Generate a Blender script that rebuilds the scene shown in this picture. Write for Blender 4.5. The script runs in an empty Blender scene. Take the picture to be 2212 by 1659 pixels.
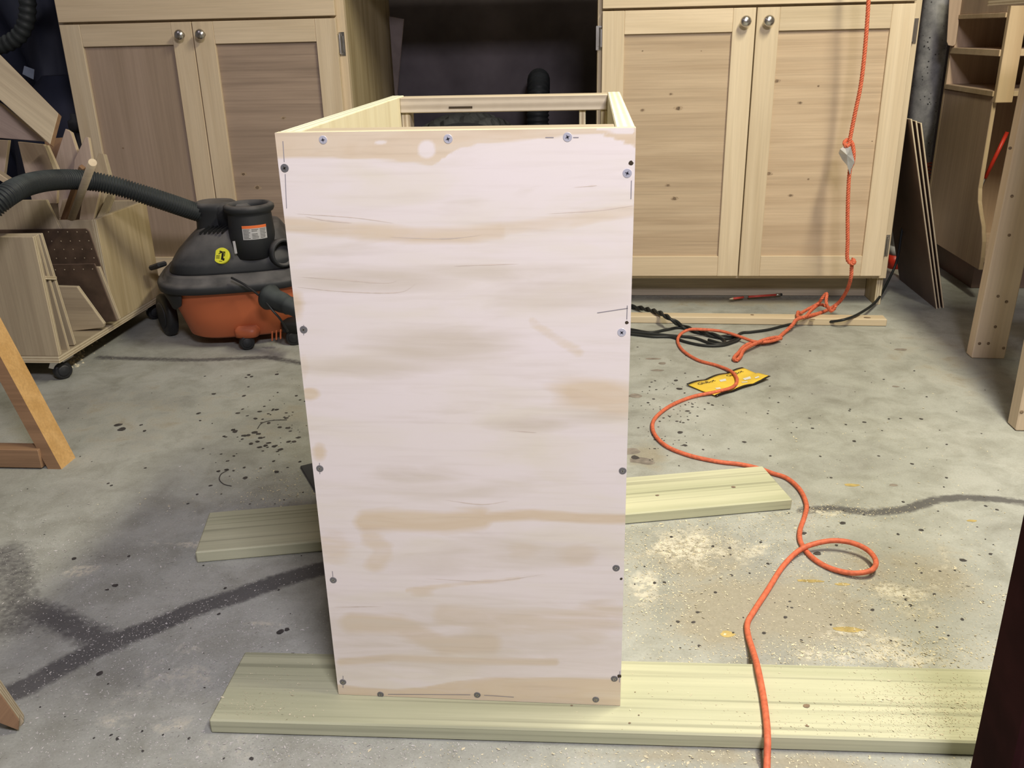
import bpy, bmesh, math, random
import numpy as np
from mathutils import Vector, Matrix
random.seed(7)
S = bpy.context.scene
COL = S.collection
# ---------------------------------------------------------------- camera
IW, IH = 2212, 1659
F, PIT, ROL, YAW, HC = 1941.3, 0.3713, -0.0234, 0.0925, 0.75
cp, sp_, cy_, sy_, cr, sr = math.cos(PIT), math.sin(PIT), math.cos(YAW), math.sin(YAW), math.cos(ROL), math.sin(ROL)
RT = Vector((cy_, sy_, 0)); FH = Vector((-sy_, cy_, 0)); UZ = Vector((0, 0, 1))
FW = FH*cp - UZ*sp_; UP0 = FH*sp_ + UZ*cp
RI = RT*cr + UP0*sr; UI = -RT*sr + UP0*cr
CAM = Vector((0, 0, HC))
cd = bpy.data.cameras.new('camera'); cam = bpy.data.objects.new('camera', cd); COL.objects.link(cam)
cd.sensor_fit = 'HORIZONTAL'; cd.sensor_width = 36; cd.lens = F/IW*36; cd.clip_start = .02
cam.matrix_world = Matrix(((RI.x, UI.x, -FW.x, 0), (RI.y, UI.y, -FW.y, 0), (RI.z, UI.z, -FW.z, HC), (0, 0, 0, 1)))
S.camera = cam
# ---------------------------------------------------------------- light
w = bpy.data.worlds.new('world'); S.world = w; w.use_nodes = True
w.node_tree.nodes['Background'].inputs[0].default_value = (.9, .92, 1, 1)
w.node_tree.nodes['Background'].inputs[1].default_value = .02
def area(name, loc, aim, sx, sy, power, col):
    l = bpy.data.lights.new(name, 'AREA'); l.shape = 'RECTANGLE'; l.size = sx; l.size_y = sy
    l.energy = power; l.color = col
    o = bpy.data.objects.new(name, l); COL.objects.link(o); o.location = loc
    o.rotation_euler = (Vector(aim)-Vector(loc)).to_track_quat('-Z', 'Y').to_euler()
area('ceiling_lamp_right', (.79, 1.12, 2.1), (.79, 1.4, 0), .16, .9, 54, (1, .925, .70))
area('ceiling_lamp_near', (.36, -.35, 1.75), (-.1, .8, .4), .45, .22, 34, (.97, .92, 1))
area('ceiling_lamp_left', (-1.75, .9, 2.22), (-1.6, 1.5, 0), .16, 1.1, 3.5, (.98, .86, 1))
S.view_settings.view_transform = 'Standard'; S.view_settings.look = 'None'
S.view_settings.gamma = 1; S.view_settings.use_curve_mapping = False; S.view_settings.exposure = 0.0
# ---------------------------------------------------------------- pixel -> place helpers
def ray(px, py):
    a = px-IW/2; b = IH/2-py
    return (RI*a + UI*b + FW*F).normalized()
def fl(px, py, z=0):
    v = ray(px, py); return CAM + v*((z-HC)/v.z)
def aty(px, py, Y):
    v = ray(px, py); return CAM + v*(Y/v.y)
def atx(px, py, X):
    v = ray(px, py); return CAM + v*(X/v.x)
def onp(px, py, p0, n):
    v = ray(px, py); return CAM + v*((Vector(p0)-CAM).dot(n)/v.dot(n))
def topx(P):
    d = Vector(P)-CAM; z = d.dot(FW); return (IW/2 + F*d.dot(RI)/z, IH/2 - F*d.dot(UI)/z)
# ---------------------------------------------------------------- materials
def nt(name):
    m = bpy.data.materials.new(name); m.use_nodes = True
    return m, m.node_tree, m.node_tree.nodes['Principled BSDF']
def N(t, k, **kw):
    n = t.nodes.new(k)
    for a, b in kw.items():
        if a.startswith('i_'):
            n.inputs[int(a[2:])].default_value = b
        else: setattr(n, a, b)
    return n
def ramp(t, pts, interp='LINEAR'):
    r = t.nodes.new('ShaderNodeValToRGB'); r.color_ramp.interpolation = interp
    e = r.color_ramp.elements
    while len(e) < len(pts): e.new(.5)
    for i, (p, c) in enumerate(pts):
        e[i].position = p; e[i].color = (*c, 1) if len(c) == 3 else c
    return r
def obj_coords(t, scale, rand=True):
    tc = N(t, 'ShaderNodeTexCoord'); mp = N(t, 'ShaderNodeMapping'); mp.inputs['Scale'].default_value = scale
    if rand:
        oi = N(t, 'ShaderNodeObjectInfo'); ml = N(t, 'ShaderNodeMath', operation='MULTIPLY'); ml.inputs[1].default_value = 37.0
        t.links.new(oi.outputs['Random'], ml.inputs[0])
        ad = N(t, 'ShaderNodeVectorMath', operation='ADD')
        t.links.new(tc.outputs['Object'], ad.inputs[0]); t.links.new(ml.outputs[0], ad.inputs[1])
        t.links.new(ad.outputs[0], mp.inputs['Vector'])
    else: t.links.new(tc.outputs['Object'], mp.inputs['Vector'])
    return mp
def mixc(t, a, b, fac=None, bt='MIX', f=.5):
    m = N(t, 'ShaderNodeMix', data_type='RGBA', blend_type=bt)
    m.inputs[0].default_value = f
    if fac is not None: t.links.new(fac, m.inputs[0])
    for i, v in ((6, a), (7, b)):
        if isinstance(v, tuple): m.inputs[i].default_value = (*v, 1)
        else: t.links.new(v, m.inputs[i])
    return m.outputs[2]
def wood(name, light, dark, axis='X', grain=1.0, freq=1.0, fibre=.25, knots=0, rough=.62, rand=True, warp=.6, tint=.12, streak=0):
    """grain runs along the axis; object coordinates in metres"""
    m, t, b = nt(name)
    lo, hi = 1.6*freq, 26*freq
    sc = [hi, hi, hi]; sc['XYZ'.index(axis)] = lo
    mp = obj_coords(t, sc, rand)
    n1 = N(t, 'ShaderNodeTexNoise'); n1.inputs['Scale'].default_value = 1; n1.inputs['Detail'].default_value = 4; n1.inputs['Distortion'].default_value = warp
    t.links.new(mp.outputs[0], n1.inputs['Vector'])
    r = ramp(t, [(.32, dark), (.62, light)]); t.links.new(n1.outputs[0], r.inputs[0])
    sc2 = [s*9 for s in sc]; sc2['XYZ'.index(axis)] = lo*4
    mp2 = obj_coords(t, sc2, rand); n2 = N(t, 'ShaderNodeTexNoise'); n2.inputs['Scale'].default_value = 1; n2.inputs['Detail'].default_value = 3
    t.links.new(mp2.outputs[0], n2.inputs['Vector'])
    mid = tuple((l+d)/2 for l, d in zip(light, dark))
    base = mixc(t, mid, r.outputs[0], f=grain)
    if tint:
        oi = N(t, 'ShaderNodeObjectInfo'); tr = ramp(t, [(0, (1-tint, 1-tint, 1-tint*1.15)), (.5, (1, 1-tint*.25, 1-tint*.6)), (1, (1+tint*.4, 1+tint*.4, 1+tint*.3))]); t.links.new(oi.outputs['Random'], tr.inputs[0])
        base = mixc(t, base, tr.outputs[0], bt='MULTIPLY', f=1)
    fr = ramp(t, [(.3, (1-fibre,)*3), (.7, (1, 1, 1))]); t.links.new(n2.outputs[0], fr.inputs[0])
    c = mixc(t, base, fr.outputs[0], bt='MULTIPLY', f=1)
    if streak:
        sc4 = [115*freq]*3; sc4['XYZ'.index(axis)] = 1.1
        mp4 = obj_coords(t, sc4, rand); n4 = N(t, 'ShaderNodeTexNoise'); n4.inputs['Scale'].default_value = 1; n4.inputs['Detail'].default_value = 2; n4.inputs['Distortion'].default_value = .3
        t.links.new(mp4.outputs[0], n4.inputs['Vector'])
        sr4 = ramp(t, [(.52, (1, 1, 1)), (.66, (1-streak, 1-streak, 1-streak))]); t.links.new(n4.outputs[0], sr4.inputs[0])
        c = mixc(t, c, sr4.outputs[0], bt='MULTIPLY', f=1)
    if knots:
        sc3 = [knots*2.2]*3; sc3['XYZ'.index(axis)] = knots*1.2
        mp3 = obj_coords(t, sc3, rand); v = N(t, 'ShaderNodeTexVoronoi'); v.inputs['Scale'].default_value = 1
        t.links.new(mp3.outputs[0], v.inputs['Vector'])
        kr = ramp(t, [(.0, (1, 1, 1)), (.05, (.6,)*3), (.11, (.0,)*3)]); t.links.new(v.outputs['Distance'], kr.inputs[0])
        c = mixc(t, c, tuple(x*.42 for x in dark), fac=kr.outputs[0])
    t.links.new(c, b.inputs['Base Color']); b.inputs['Roughness'].default_value = rough
    b.inputs['Specular IOR Level'].default_value = .3
    bp = N(t, 'ShaderNodeBump'); bp.inputs['Strength'].default_value = .12; bp.inputs['Distance'].default_value = .002
    t.links.new(n2.outputs[0], bp.inputs['Height']); t.links.new(bp.outputs[0], b.inputs['Normal'])
    return m
def ply_edge(name, light, dark, pitch=.0032, axis='Z'):
    m, t, b = nt(name)
    tc = N(t, 'ShaderNodeTexCoord'); sx = N(t, 'ShaderNodeSeparateXYZ'); t.links.new(tc.outputs['Object'], sx.inputs[0])
    mu = N(t, 'ShaderNodeMath', operation='MULTIPLY'); mu.inputs[1].default_value = math.pi/pitch
    t.links.new(sx.outputs['XYZ'.index(axis)], mu.inputs[0])
    si = N(t, 'ShaderNodeMath', operation='SINE'); t.links.new(mu.outputs[0], si.inputs[0])
    mp = obj_coords(t, (60, 60, 60)); n = N(t, 'ShaderNodeTexNoise'); n.inputs['Scale'].default_value = 1; t.links.new(mp.outputs[0], n.inputs['Vector'])
    ad = N(t, 'ShaderNodeMath', operation='MULTIPLY_ADD'); t.links.new(n.outputs[0], ad.inputs[0]); ad.inputs[1].default_value = 1.2; t.links.new(si.outputs[0], ad.inputs[2])
    r = ramp(t, [(.0, dark), (.5, tuple((l+d)/2 for l, d in zip(light, dark))), (.75, light)])
    mr = N(t, 'ShaderNodeMapRange'); mr.inputs[1].default_value = -1; mr.inputs[2].default_value = 2.2; t.links.new(ad.outputs[0], mr.inputs[0])
    t.links.new(mr.outputs[0], r.inputs[0]); t.links.new(r.outputs[0], b.inputs['Base Color']); b.inputs['Roughness'].default_value = .8
    b.inputs['Specular IOR Level'].default_value = .2
    return m
def plain(name, col, rough=.5, metal=0, var=.12, scale=30, spec=.4):
    m, t, b = nt(name)
    mp = obj_coords(t, (scale,)*3); n = N(t, 'ShaderNodeTexNoise'); n.inputs['Scale'].default_value = 1; n.inputs['Detail'].default_value = 4
    t.links.new(mp.outputs[0], n.inputs['Vector'])
    r = ramp(t, [(.3, tuple(x*(1-var) for x in col)), (.7, tuple(min(1, x*(1+var)) for x in col))]); t.links.new(n.outputs[0], r.inputs[0])
    t.links.new(r.outputs[0], b.inputs['Base Color']); b.inputs['Roughness'].default_value = rough; b.inputs['Metallic'].default_value = metal
    b.inputs['Specular IOR Level'].default_value = spec
    return m
def dusty(name, col, dust, amt=.5, rough=.6, scale=18):
    """dark plastic or metal with settled sawdust on its upward faces"""
    m, t, b = nt(name)
    g = N(t, 'ShaderNodeNewGeometry'); s = N(t, 'ShaderNodeSeparateXYZ'); t.links.new(g.outputs['Normal'], s.inputs[0])
    mp = obj_coords(t, (scale,)*3); n = N(t, 'ShaderNodeTexNoise'); n.inputs['Scale'].default_value = 1; n.inputs['Detail'].default_value = 5
    t.links.new(mp.outputs[0], n.inputs['Vector'])
    mu = N(t, 'ShaderNodeMath', operation='MULTIPLY'); t.links.new(s.outputs[2], mu.inputs[0]); t.links.new(n.outputs[0], mu.inputs[1])
    r = ramp(t, [(.12, (0, 0, 0)), (.62, (amt,)*3)]); t.links.new(mu.outputs[0], r.inputs[0])
    c = mixc(t, col, dust, fac=r.outputs[0]); t.links.new(c, b.inputs['Base Color']); b.inputs['Roughness'].default_value = rough
    b.inputs['Specular IOR Level'].default_value = .35
    return m
M = {}
M['cab_frame'] = wood('poplar frame', (.70, .59, .43), (.60, .49, .34), 'X', fibre=.10)
M['cab_frame_x'] = wood('poplar frame crosswise', (.70, .58, .42), (.60, .49, .34), 'X', fibre=.10)
M['cab_panel_x'] = wood('knotty plywood panel', (.60, .475, .34), (.49, .375, .26), 'X', fibre=.12, freq=1.0, streak=.10)
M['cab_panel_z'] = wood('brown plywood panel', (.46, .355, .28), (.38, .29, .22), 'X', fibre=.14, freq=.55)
M['cab_panel_shaded'] = wood('shaded plywood panel', (.40, .305, .235), (.31, .235, .18), 'X', fibre=.12, freq=1.0, streak=.12)  # darker copy of the knotty panel; weaker light on the left put into colour
M['cab_side'] = wood('plywood side', (.56, .46, .29), (.40, .31, .17), 'X', fibre=.15)
M['toe'] = wood('dusty toe board', (.56, .49, .38), (.42, .36, .28), 'X', fibre=.2)
M['pt'] = wood('treated pine', (.58, .585, .42), (.44, .455, .31), 'X', freq=.9, tint=.05, fibre=.07, warp=.35, rough=.7, streak=.28)
M['scrap'] = wood('scrap plywood', (.50, .42, .30), (.38, .31, .22), 'X', fibre=.12)
M['scrap_pink'] = wood('scrap plywood pinkish', (.50, .40, .34), (.40, .31, .27), 'X', fibre=.12)
M['scrap_light'] = wood('fresh pine', (.74, .63, .46), (.62, .50, .34), 'X', fibre=.10)
M['edge'] = ply_edge('plywood edge', (.66, .58, .42), (.34, .26, .16))
M['rail_edge'] = ply_edge('laminated rail edge', (.60, .53, .42), (.40, .34, .26), pitch=.0055)
M['edge_pale'] = ply_edge('pale plywood edge', (.78, .78, .60), (.46, .46, .33), pitch=.0036)
M['box_in'] = wood('pale box plywood', (.74, .70, .52), (.66, .60, .42), 'X', fibre=.06)
M['box_rail'] = wood('laminated rail', (.58, .50, .38), (.42, .35, .25), 'X', fibre=.25, freq=1.4)
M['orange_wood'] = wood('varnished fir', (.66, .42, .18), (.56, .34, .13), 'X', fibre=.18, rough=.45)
M['brown_wood'] = wood('brown and shaded fir', (.36, .22, .13), (.28, .17, .10), 'X', fibre=.18, rough=.5)  # brown fir; also carries the painted shade on the sawhorse leg fronts
M['stud'] = wood('pine stud', (.72, .60, .46), (.62, .49, .35), 'X', fibre=.10, freq=.6)
M['unit'] = wood('shop unit plywood', (.58, .44, .32), (.46, .34, .25), 'X', fibre=.12, freq=.6)
M['unit_light'] = wood('pale shop unit edge', (.66, .52, .34), (.56, .42, .26), 'X', fibre=.10, freq=.6)
M['hardboard'] = plain('dark hardboard', (.075, .05, .035), .45, var=.3)
M['panel_brown'] = plain('brown hardboard face', (.17, .115, .09), .5, var=.2, scale=8)
M['black'] = plain('black plastic', (.018, .019, .021), .45)
M['vac_black'] = dusty('dusty black plastic', (.022, .024, .027), (.20, .19, .19), .75)
M['hose'] = dusty('corrugated hose plastic', (.022, .026, .028), (.12, .14, .14), .6, .55)
M['vac_orange'] = dusty('orange plastic tub', (.47, .125, .05), (.40, .2, .15), .4, .45, 9)
M['chrome'] = plain('brushed nickel', (.62, .60, .57), .28, 1.0)
M['screw'] = plain('zinc glint screw', (.60, .60, .68), .42, .35)  # bright copy of the box screws, their glint put into the colour
M['screw_dark'] = plain('glintless screw', (.19, .185, .19), .5, .3)  # darker copy of the same screws, for heads that catch no glint
M['recess'] = plain('screw recess', (.10, .10, .13), .6)
M['hole'] = plain('screw hole', (.05, .035, .02), .9)
M['pencil'] = plain('pencil line', (.30, .28, .30), .9)
M['rope'] = plain('orange braided cord', (.60, .14, .068), .6, var=.22, scale=160)
M['cable'] = plain('black rubber cable', (.016, .018, .018), .5)
M['yellow'] = plain('yellow film', (.80, .56, .06), .35, var=.12, scale=22)
M['film_black'] = plain('black film', (.012, .012, .012), .25)
M['white'] = plain('white print', (.75, .74, .70), .5)
M['foil'] = plain('crumpled silver tape', (.60, .60, .60), .35, .5)
M['red'] = plain('red plastic', (.60, .04, .02), .4)
M['red_paint'] = plain('red lacquer', (.55, .07, .05), .4)
M['brown_post'] = plain('dark brown painted steel', (.028, .008, .009), .95, spec=.08, var=.35, scale=14)
M['tarp'] = plain('dark blue tarp', (.02, .024, .045), .6, var=.3, scale=6)
M['wall'] = plain('dark foundation wall', (.15, .13, .14), .9, var=.35, scale=5)
M['wall_grey'] = plain('grey wall', (.30, .29, .29), .9, var=.12, scale=3)
M['ceiling'] = plain('ceiling', (.42, .40, .38), .9)
M['tyre'] = dusty('black ribbed rubber', (.02, .021, .023), (.16, .17, .17), .5, .6)
M['label_yellow'] = plain('yellow sticker', (.72, .72, .05), .4, var=.03)
M['label_orange'] = plain('orange sticker band', (.75, .17, .05), .4, var=.03)
M['label_grey'] = plain('grey label', (.46, .46, .47), .4, var=.03)
M['dust'] = plain('sawdust', (.64, .58, .42), .9, var=.2, scale=200)
M['chip'] = plain('white shavings', (.52, .50, .48), .9, var=.2, scale=200)
M['drip'] = plain('dark drips', (.055, .05, .048), .7, var=.4, scale=90)
M['rust'] = plain('brown stain', (.20, .14, .10), .8, var=.4, scale=60)
M['mat_grey'] = plain('charcoal mat', (.05, .052, .058), .7)
M['knot'] = plain('pine knot', (.20, .14, .09), .7, var=.4, scale=120)
# column: grey paint with speckles
def column_mat():
    m, t, b = nt('speckled grey paint')
    mp = obj_coords(t, (1, 1, 1), False)
    n = N(t, 'ShaderNodeTexNoise'); n.inputs['Scale'].default_value = 22; n.inputs['Detail'].default_value = 6; n.inputs['Roughness'].default_value = .7
    v = N(t, 'ShaderNodeTexVoronoi'); v.inputs['Scale'].default_value = 85
    t.links.new(mp.outputs[0], n.inputs['Vector']); t.links.new(mp.outputs[0], v.inputs['Vector'])
    r = ramp(t, [(.32, (.27, .27, .28)), (.58, (.50, .50, .50)), (.75, (.68, .67, .65))]); t.links.new(n.outputs[0], r.inputs[0])
    k = ramp(t, [(.16, (1, 1, 1)), (.26, (0, 0, 0))]); t.links.new(v.outputs['Distance'], k.inputs[0])
    k2 = ramp(t, [(.5, (0, 0, 0)), (.6, (1, 1, 1))]); n2 = N(t, 'ShaderNodeTexNoise'); n2.inputs['Scale'].default_value = 30; t.links.new(mp.outputs[0], n2.inputs['Vector']); t.links.new(n2.outputs[0], k2.inputs[0])
    mm = N(t, 'ShaderNodeMath', operation='MULTIPLY'); t.links.new(k.outputs[0], mm.inputs[0]); t.links.new(k2.outputs[0], mm.inputs[1])
    t.links.new(mixc(t, r.outputs[0], (.05, .05, .055), fac=mm.outputs[0]), b.inputs['Base Color']); b.inputs['Roughness'].default_value = .6
    return m
M['column'] = column_mat()
# floor: painted concrete; masks R=dark seam, G=sawdust, B=bare grimy patches
def floor_mat():
    m, t, b = nt('worn painted concrete')
    at = N(t, 'ShaderNodeAttribute'); at.attribute_name = 'mask'
    s = N(t, 'ShaderNodeSeparateColor'); t.links.new(at.outputs['Color'], s.inputs[0])
    mp = obj_coords(t, (1, 1, 1), False)
    def noise(sc, d=5, ro=.55, dist=0):
        n = N(t, 'ShaderNodeTexNoise'); n.inputs['Scale'].default_value = sc; n.inputs['Detail'].default_value = d; n.inputs['Roughness'].default_value = ro
        n.inputs['Distortion'].default_value = dist
        t.links.new(mp.outputs[0], n.inputs['Vector']); return n.outputs[0]
    big = noise(3.2, 6, .6); mid = noise(14, 6, .65, .4); fine = noise(90, 5, .7); fx = noise(300, 3, .7)
    r1 = ramp(t, [(.28, (.31, .31, .285)), (.5, (.41, .42, .385)), (.72, (.49, .495, .455))]); t.links.new(big, r1.inputs[0])
    r2 = ramp(t, [(.32, (.74, .73, .70)), (.58, (1, 1, 1))]); t.links.new(mid, r2.inputs[0])
    c = mixc(t, r1.outputs[0], r2.outputs[0], bt='MULTIPLY', f=1)
    def thr(chan, noise_, k, lo, hi):
        a = N(t, 'ShaderNodeMath', operation='MULTIPLY_ADD'); t.links.new(noise_, a.inputs[0]); a.inputs[1].default_value = k
        sub = N(t, 'ShaderNodeMath', operation='SUBTRACT'); t.links.new(s.outputs[chan], sub.inputs[0]); sub.inputs[1].default_value = k*.5
        t.links.new(sub.outputs[0], a.inputs[2])
        mr = N(t, 'ShaderNodeMapRange'); mr.inputs[1].default_value = lo; mr.inputs[2].default_value = hi; t.links.new(a.outputs[0], mr.inputs[0])
        return mr.outputs[0]
    grime = thr(2, mid, 1.3, .30, .62)
    c = mixc(t, c, mixc(t, (.27, .25, .19), (.40, .37, .30), fac=fine), fac=grime)
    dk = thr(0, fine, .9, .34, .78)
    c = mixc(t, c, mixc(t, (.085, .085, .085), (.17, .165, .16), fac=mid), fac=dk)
    du = thr(1, mid, 1.6, .55, .80)
    du2 = N(t, 'ShaderNodeMath', operation='MULTIPLY'); rr = ramp(t, [(.42, (0, 0, 0)), (.55, (1, 1, 1))]); t.links.new(fine, rr.inputs[0])
    t.links.new(du, du2.inputs[0]); t.links.new(rr.outputs[0], du2.inputs[1])
    c = mixc(t, c, (.62, .59, .49), fac=du2.outputs[0])
    r3 = ramp(t, [(.3, (.86, .86, .86)), (.6, (1.0, 1.0, 1.0))]); t.links.new(fx, r3.inputs[0])
    c = mixc(t, c, r3.outputs[0], bt='MULTIPLY', f=1)
    t.links.new(c, b.inputs['Base Color']); b.inputs['Roughness'].default_value = .72; b.inputs['Specular IOR Level'].default_value = .25
    bp = N(t, 'ShaderNodeBump'); bp.inputs['Strength'].default_value = .25; bp.inputs['Distance'].default_value = .003
    t.links.new(fine, bp.inputs['Height']); t.links.new(bp.outputs[0], b.inputs['Normal'])
    return m
M['floor'] = floor_mat()
def front_mat():
    m, t, b = nt('sanded plywood face')
    at = N(t, 'ShaderNodeAttribute'); at.attribute_name = 'mask'
    s = N(t, 'ShaderNodeSeparateColor'); t.links.new(at.outputs['Color'], s.inputs[0])
    def noise(sc, d=4, dist=0):
        mp = obj_coords(t, sc, False); n = N(t, 'ShaderNodeTexNoise'); n.inputs['Scale'].default_value = 1; n.inputs['Detail'].default_value = d; n.inputs['Distortion'].default_value = dist
        t.links.new(mp.outputs[0], n.inputs['Vector']); return n.outputs[0]
    a1 = noise((7, 1, 42), 6, 1.2); a2 = noise((10, 1, 190), 4); a3 = noise((6, 1, 20), 4, .6)
    def thr(chan, noise_, k, lo, hi):
        a = N(t, 'ShaderNodeMath', operation='MULTIPLY_ADD'); t.links.new(noise_, a.inputs[0]); a.inputs[1].default_value = k
        sub = N(t, 'ShaderNodeMath', operation='SUBTRACT'); t.links.new(s.outputs[chan], sub.inputs[0]); sub.inputs[1].default_value = k*.5
        t.links.new(sub.outputs[0], a.inputs[2])
        mr = N(t, 'ShaderNodeMapRange'); mr.inputs[1].default_value = lo; mr.inputs[2].default_value = hi; t.links.new(a.outputs[0], mr.inputs[0])
        return mr.outputs[0]
    base = ramp(t, [(.3, (.83, .76, .65)), (.5, (.86, .785, .735)), (.7, (.875, .795, .765))]); t.links.new(a3, base.inputs[0])
    tan = ramp(t, [(.3, (.72, .575, .40)), (.7, (.80, .685, .53))]); t.links.new(a1, tan.inputs[0])
    f = thr(0, a1, 1.1, .30, .80)
    c = mixc(t, base.outputs[0], tan.outputs[0], fac=f)
    soft = thr(1, a1, 1.5, .10, 1.1)
    c = mixc(t, c, (.69, .61, .50), fac=soft)
    fi = ramp(t, [(.25, (.87, .85, .82)), (.5, (1, 1, 1))]); t.links.new(a2, fi.inputs[0])
    ff = N(t, 'ShaderNodeMath', operation='MULTIPLY_ADD'); t.links.new(s.outputs[0], ff.inputs[0]); ff.inputs[1].default_value = .5; ff.inputs[2].default_value = .35
    c = mixc(t, c, mixc(t, c, fi.outputs[0], bt='MULTIPLY', f=1), fac=ff.outputs[0])
    t.links.new(c, b.inputs['Base Color']); b.inputs['Roughness'].default_value = .55; b.inputs['Specular IOR Level'].default_value = .25
    return m
M['front'] = front_mat()
# ---------------------------------------------------------------- object helpers
def tag(o, label=None, cat=None, group=None, kind=None):
    if label: o['label'] = label
    if cat: o['category'] = cat
    if group: o['group'] = group
    if kind: o['kind'] = kind
    return o
def empty(name, loc, label, cat, group=None):
    o = bpy.data.objects.new(name, None); COL.objects.link(o); o.location = loc; o.empty_display_size = .05
    return tag(o, label, cat, group)
def wmat(p):
    m = Matrix.Identity(4)
    while p is not None: m = p.matrix_basis @ m; p = p.parent
    return m
def wloc(p): return wmat(p).to_translation()
def mobj(name, verts, faces, mats, parent=None, midx=None, smooth=False, origin=None, kind=None):
    """mesh object from world-space verts; kept in place under any parent"""
    o0 = Vector(origin) if origin is not None else (wloc(parent) if parent else sum((Vector(v) for v in verts[:8]), Vector())/min(8, len(verts)))
    me = bpy.data.meshes.new(name)
    me.from_pydata([tuple(Vector(v)-o0) for v in verts], [], faces)
    if not isinstance(mats, (list, tuple)): mats = [mats]
    for m in mats: me.materials.append(m)
    if midx: me.polygons.foreach_set('material_index', midx)
    if smooth: me.polygons.foreach_set('use_smooth', [True]*len(me.polygons))
    me.update()
    o = bpy.data.objects.new(name, me); COL.objects.link(o)
    if parent: o.parent = parent; o.matrix_basis = wmat(parent).inverted() @ Matrix.Translation(o0)
    else: o.location = o0
    if kind: o['kind'] = kind
    return o
def fin(o, smooth_angle=None):
    bm = bmesh.new(); bm.from_mesh(o.data); bmesh.ops.recalc_face_normals(bm, faces=bm.faces); bm.to_mesh(o.data); bm.free()
    return o
def frame(o, ex, ez):
    ex = Vector(ex).normalized(); ez = Vector(ez); ez = (ez - ex*ez.dot(ex)).normalized(); ey = ez.cross(ex)
    return Matrix(((ex.x, ey.x, ez.x, o[0]), (ex.y, ey.y, ez.y, o[1]), (ex.z, ey.z, ez.z, o[2]), (0, 0, 0, 1)))
def slab(name, Mx, poly, T, face, edge, parent=None, bev=.0012, holes=None):
    """board: polygon in local XY, thickness T along local Z (0..T); the grain runs along local X"""
    bm = bmesh.new(); vs = [bm.verts.new((x, y, 0)) for x, y in poly]; f = bm.faces.new(vs)
    r = bmesh.ops.extrude_face_region(bm, geom=[f]); bmesh.ops.translate(bm, vec=(0, 0, T), verts=[v for v in r['geom'] if isinstance(v, bmesh.types.BMVert)])
    bmesh.ops.recalc_face_normals(bm, faces=bm.faces)
    if bev: bmesh.ops.bevel(bm, geom=list(bm.edges), offset=min(bev, T*.3), segments=1, affect='EDGES')
    for f in bm.faces:
        f.normal_update(); f.material_index = 0 if abs(f.normal.z) > .7 else 1
    me = bpy.data.meshes.new(name); bm.to_mesh(me); bm.free(); me.materials.append(face); me.materials.append(edge)
    o = bpy.data.objects.new(name, me); COL.objects.link(o)
    if parent: o.parent = parent; Mx = wmat(parent).inverted() @ Mx
    o.matrix_basis = Mx
    return o
def rect(L, W): return [(0, 0), (L, 0), (L, W), (0, W)]
def abox(name, x, y, z, face, edge=None, parent=None, thick='z', grain='x', bev=.0012):
    """axis-aligned board"""
    lo = Vector((x[0], y[0], z[0])); sz = Vector((x[1]-x[0], y[1]-y[0], z[1]-z[0]))
    ax = {'x': Vector((1, 0, 0)), 'y': Vector((0, 1, 0)), 'z': Vector((0, 0, 1))}
    ex, ez = ax[grain], ax[thick]; ey = ez.cross(ex)
    o = Vector(lo)
    if min(ey) < 0: # keep the box in the positive octant
        i = [abs(c) for c in ey].index(1.0); o[i] += sz[i]
    L = abs(sz.dot(ex)); W = abs(sz.dot(ey)); T = abs(sz.dot(ez))
    return slab(name, frame(o, ex, ez), rect(L, W), T, face, edge or face, parent, bev)
def pxslab(name, pts, p0, n, T, face, edge, parent=None, grain=None, bev=.001):
    """board whose outline is known in a real plane (point p0, normal n towards the viewer side)"""
    n = Vector(n).normalized(); W = [onp(x, y, p0, n) for x, y in pts]
    ex = Vector(grain) if grain else (W[1]-W[0]); ex = (ex-n*ex.dot(n)).normalized()
    Mx = frame(W[0] - n*T, ex, n); inv = Mx.inverted()
    poly = [(inv @ p).to_2d() for p in W]
    return slab(name, Mx, poly, T, face, edge, parent, bev)
def plank(name, a, b, wid, T, up, face, edge, parent=None, bev=.001):
    """stick from a to b, width wid, thickness T measured along up"""
    a, b = Vector(a), Vector(b); Mx = frame(a, b-a, up); L = (b-a).length
    Mx = Mx @ Matrix.Translation((0, -wid/2, -T/2))
    return slab(name, Mx, rect(L, wid), T, face, edge, parent, bev)
def smoothpath(P, k=8):
    P = [Vector(p) for p in P]; Q = [2*P[0]-P[1]]+P+[2*P[-1]-P[-2]]; out = []
    for i in range(1, len(Q)-2):
        for j in range(k):
            t = j/k; a, b, c, d = Q[i-1], Q[i], Q[i+1], Q[i+2]
            out.append(.5*((2*b)+(c-a)*t+(2*a-5*b+4*c-d)*t*t+(3*b-3*c+d-a)*t**3))
    out.append(P[-1]); return out
def resample(P, step):
    out = [P[0]]; acc = 0
    for a, b in zip(P[:-1], P[1:]):
        L = (b-a).length
        if L < 1e-9: continue
        while acc+L >= step:
            t = (step-acc)/L; a = a+(b-a)*t; L = (b-a).length; out.append(a.copy()); acc = 0
            if L < 1e-9: break
        acc += L
    out.append(P[-1]); return out
def frames(P):
    n = len(P); T = [(P[min(i+1, n-1)]-P[max(i-1, 0)]).normalized() for i in range(n)]
    u = T[0].orthogonal().normalized(); res = []
    for t in T:
        u = (u-t*u.dot(t)); u = u.normalized() if u.length > 1e-6 else t.orthogonal().normalized()
        res.append((u, t.cross(u)))
    return res
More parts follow.
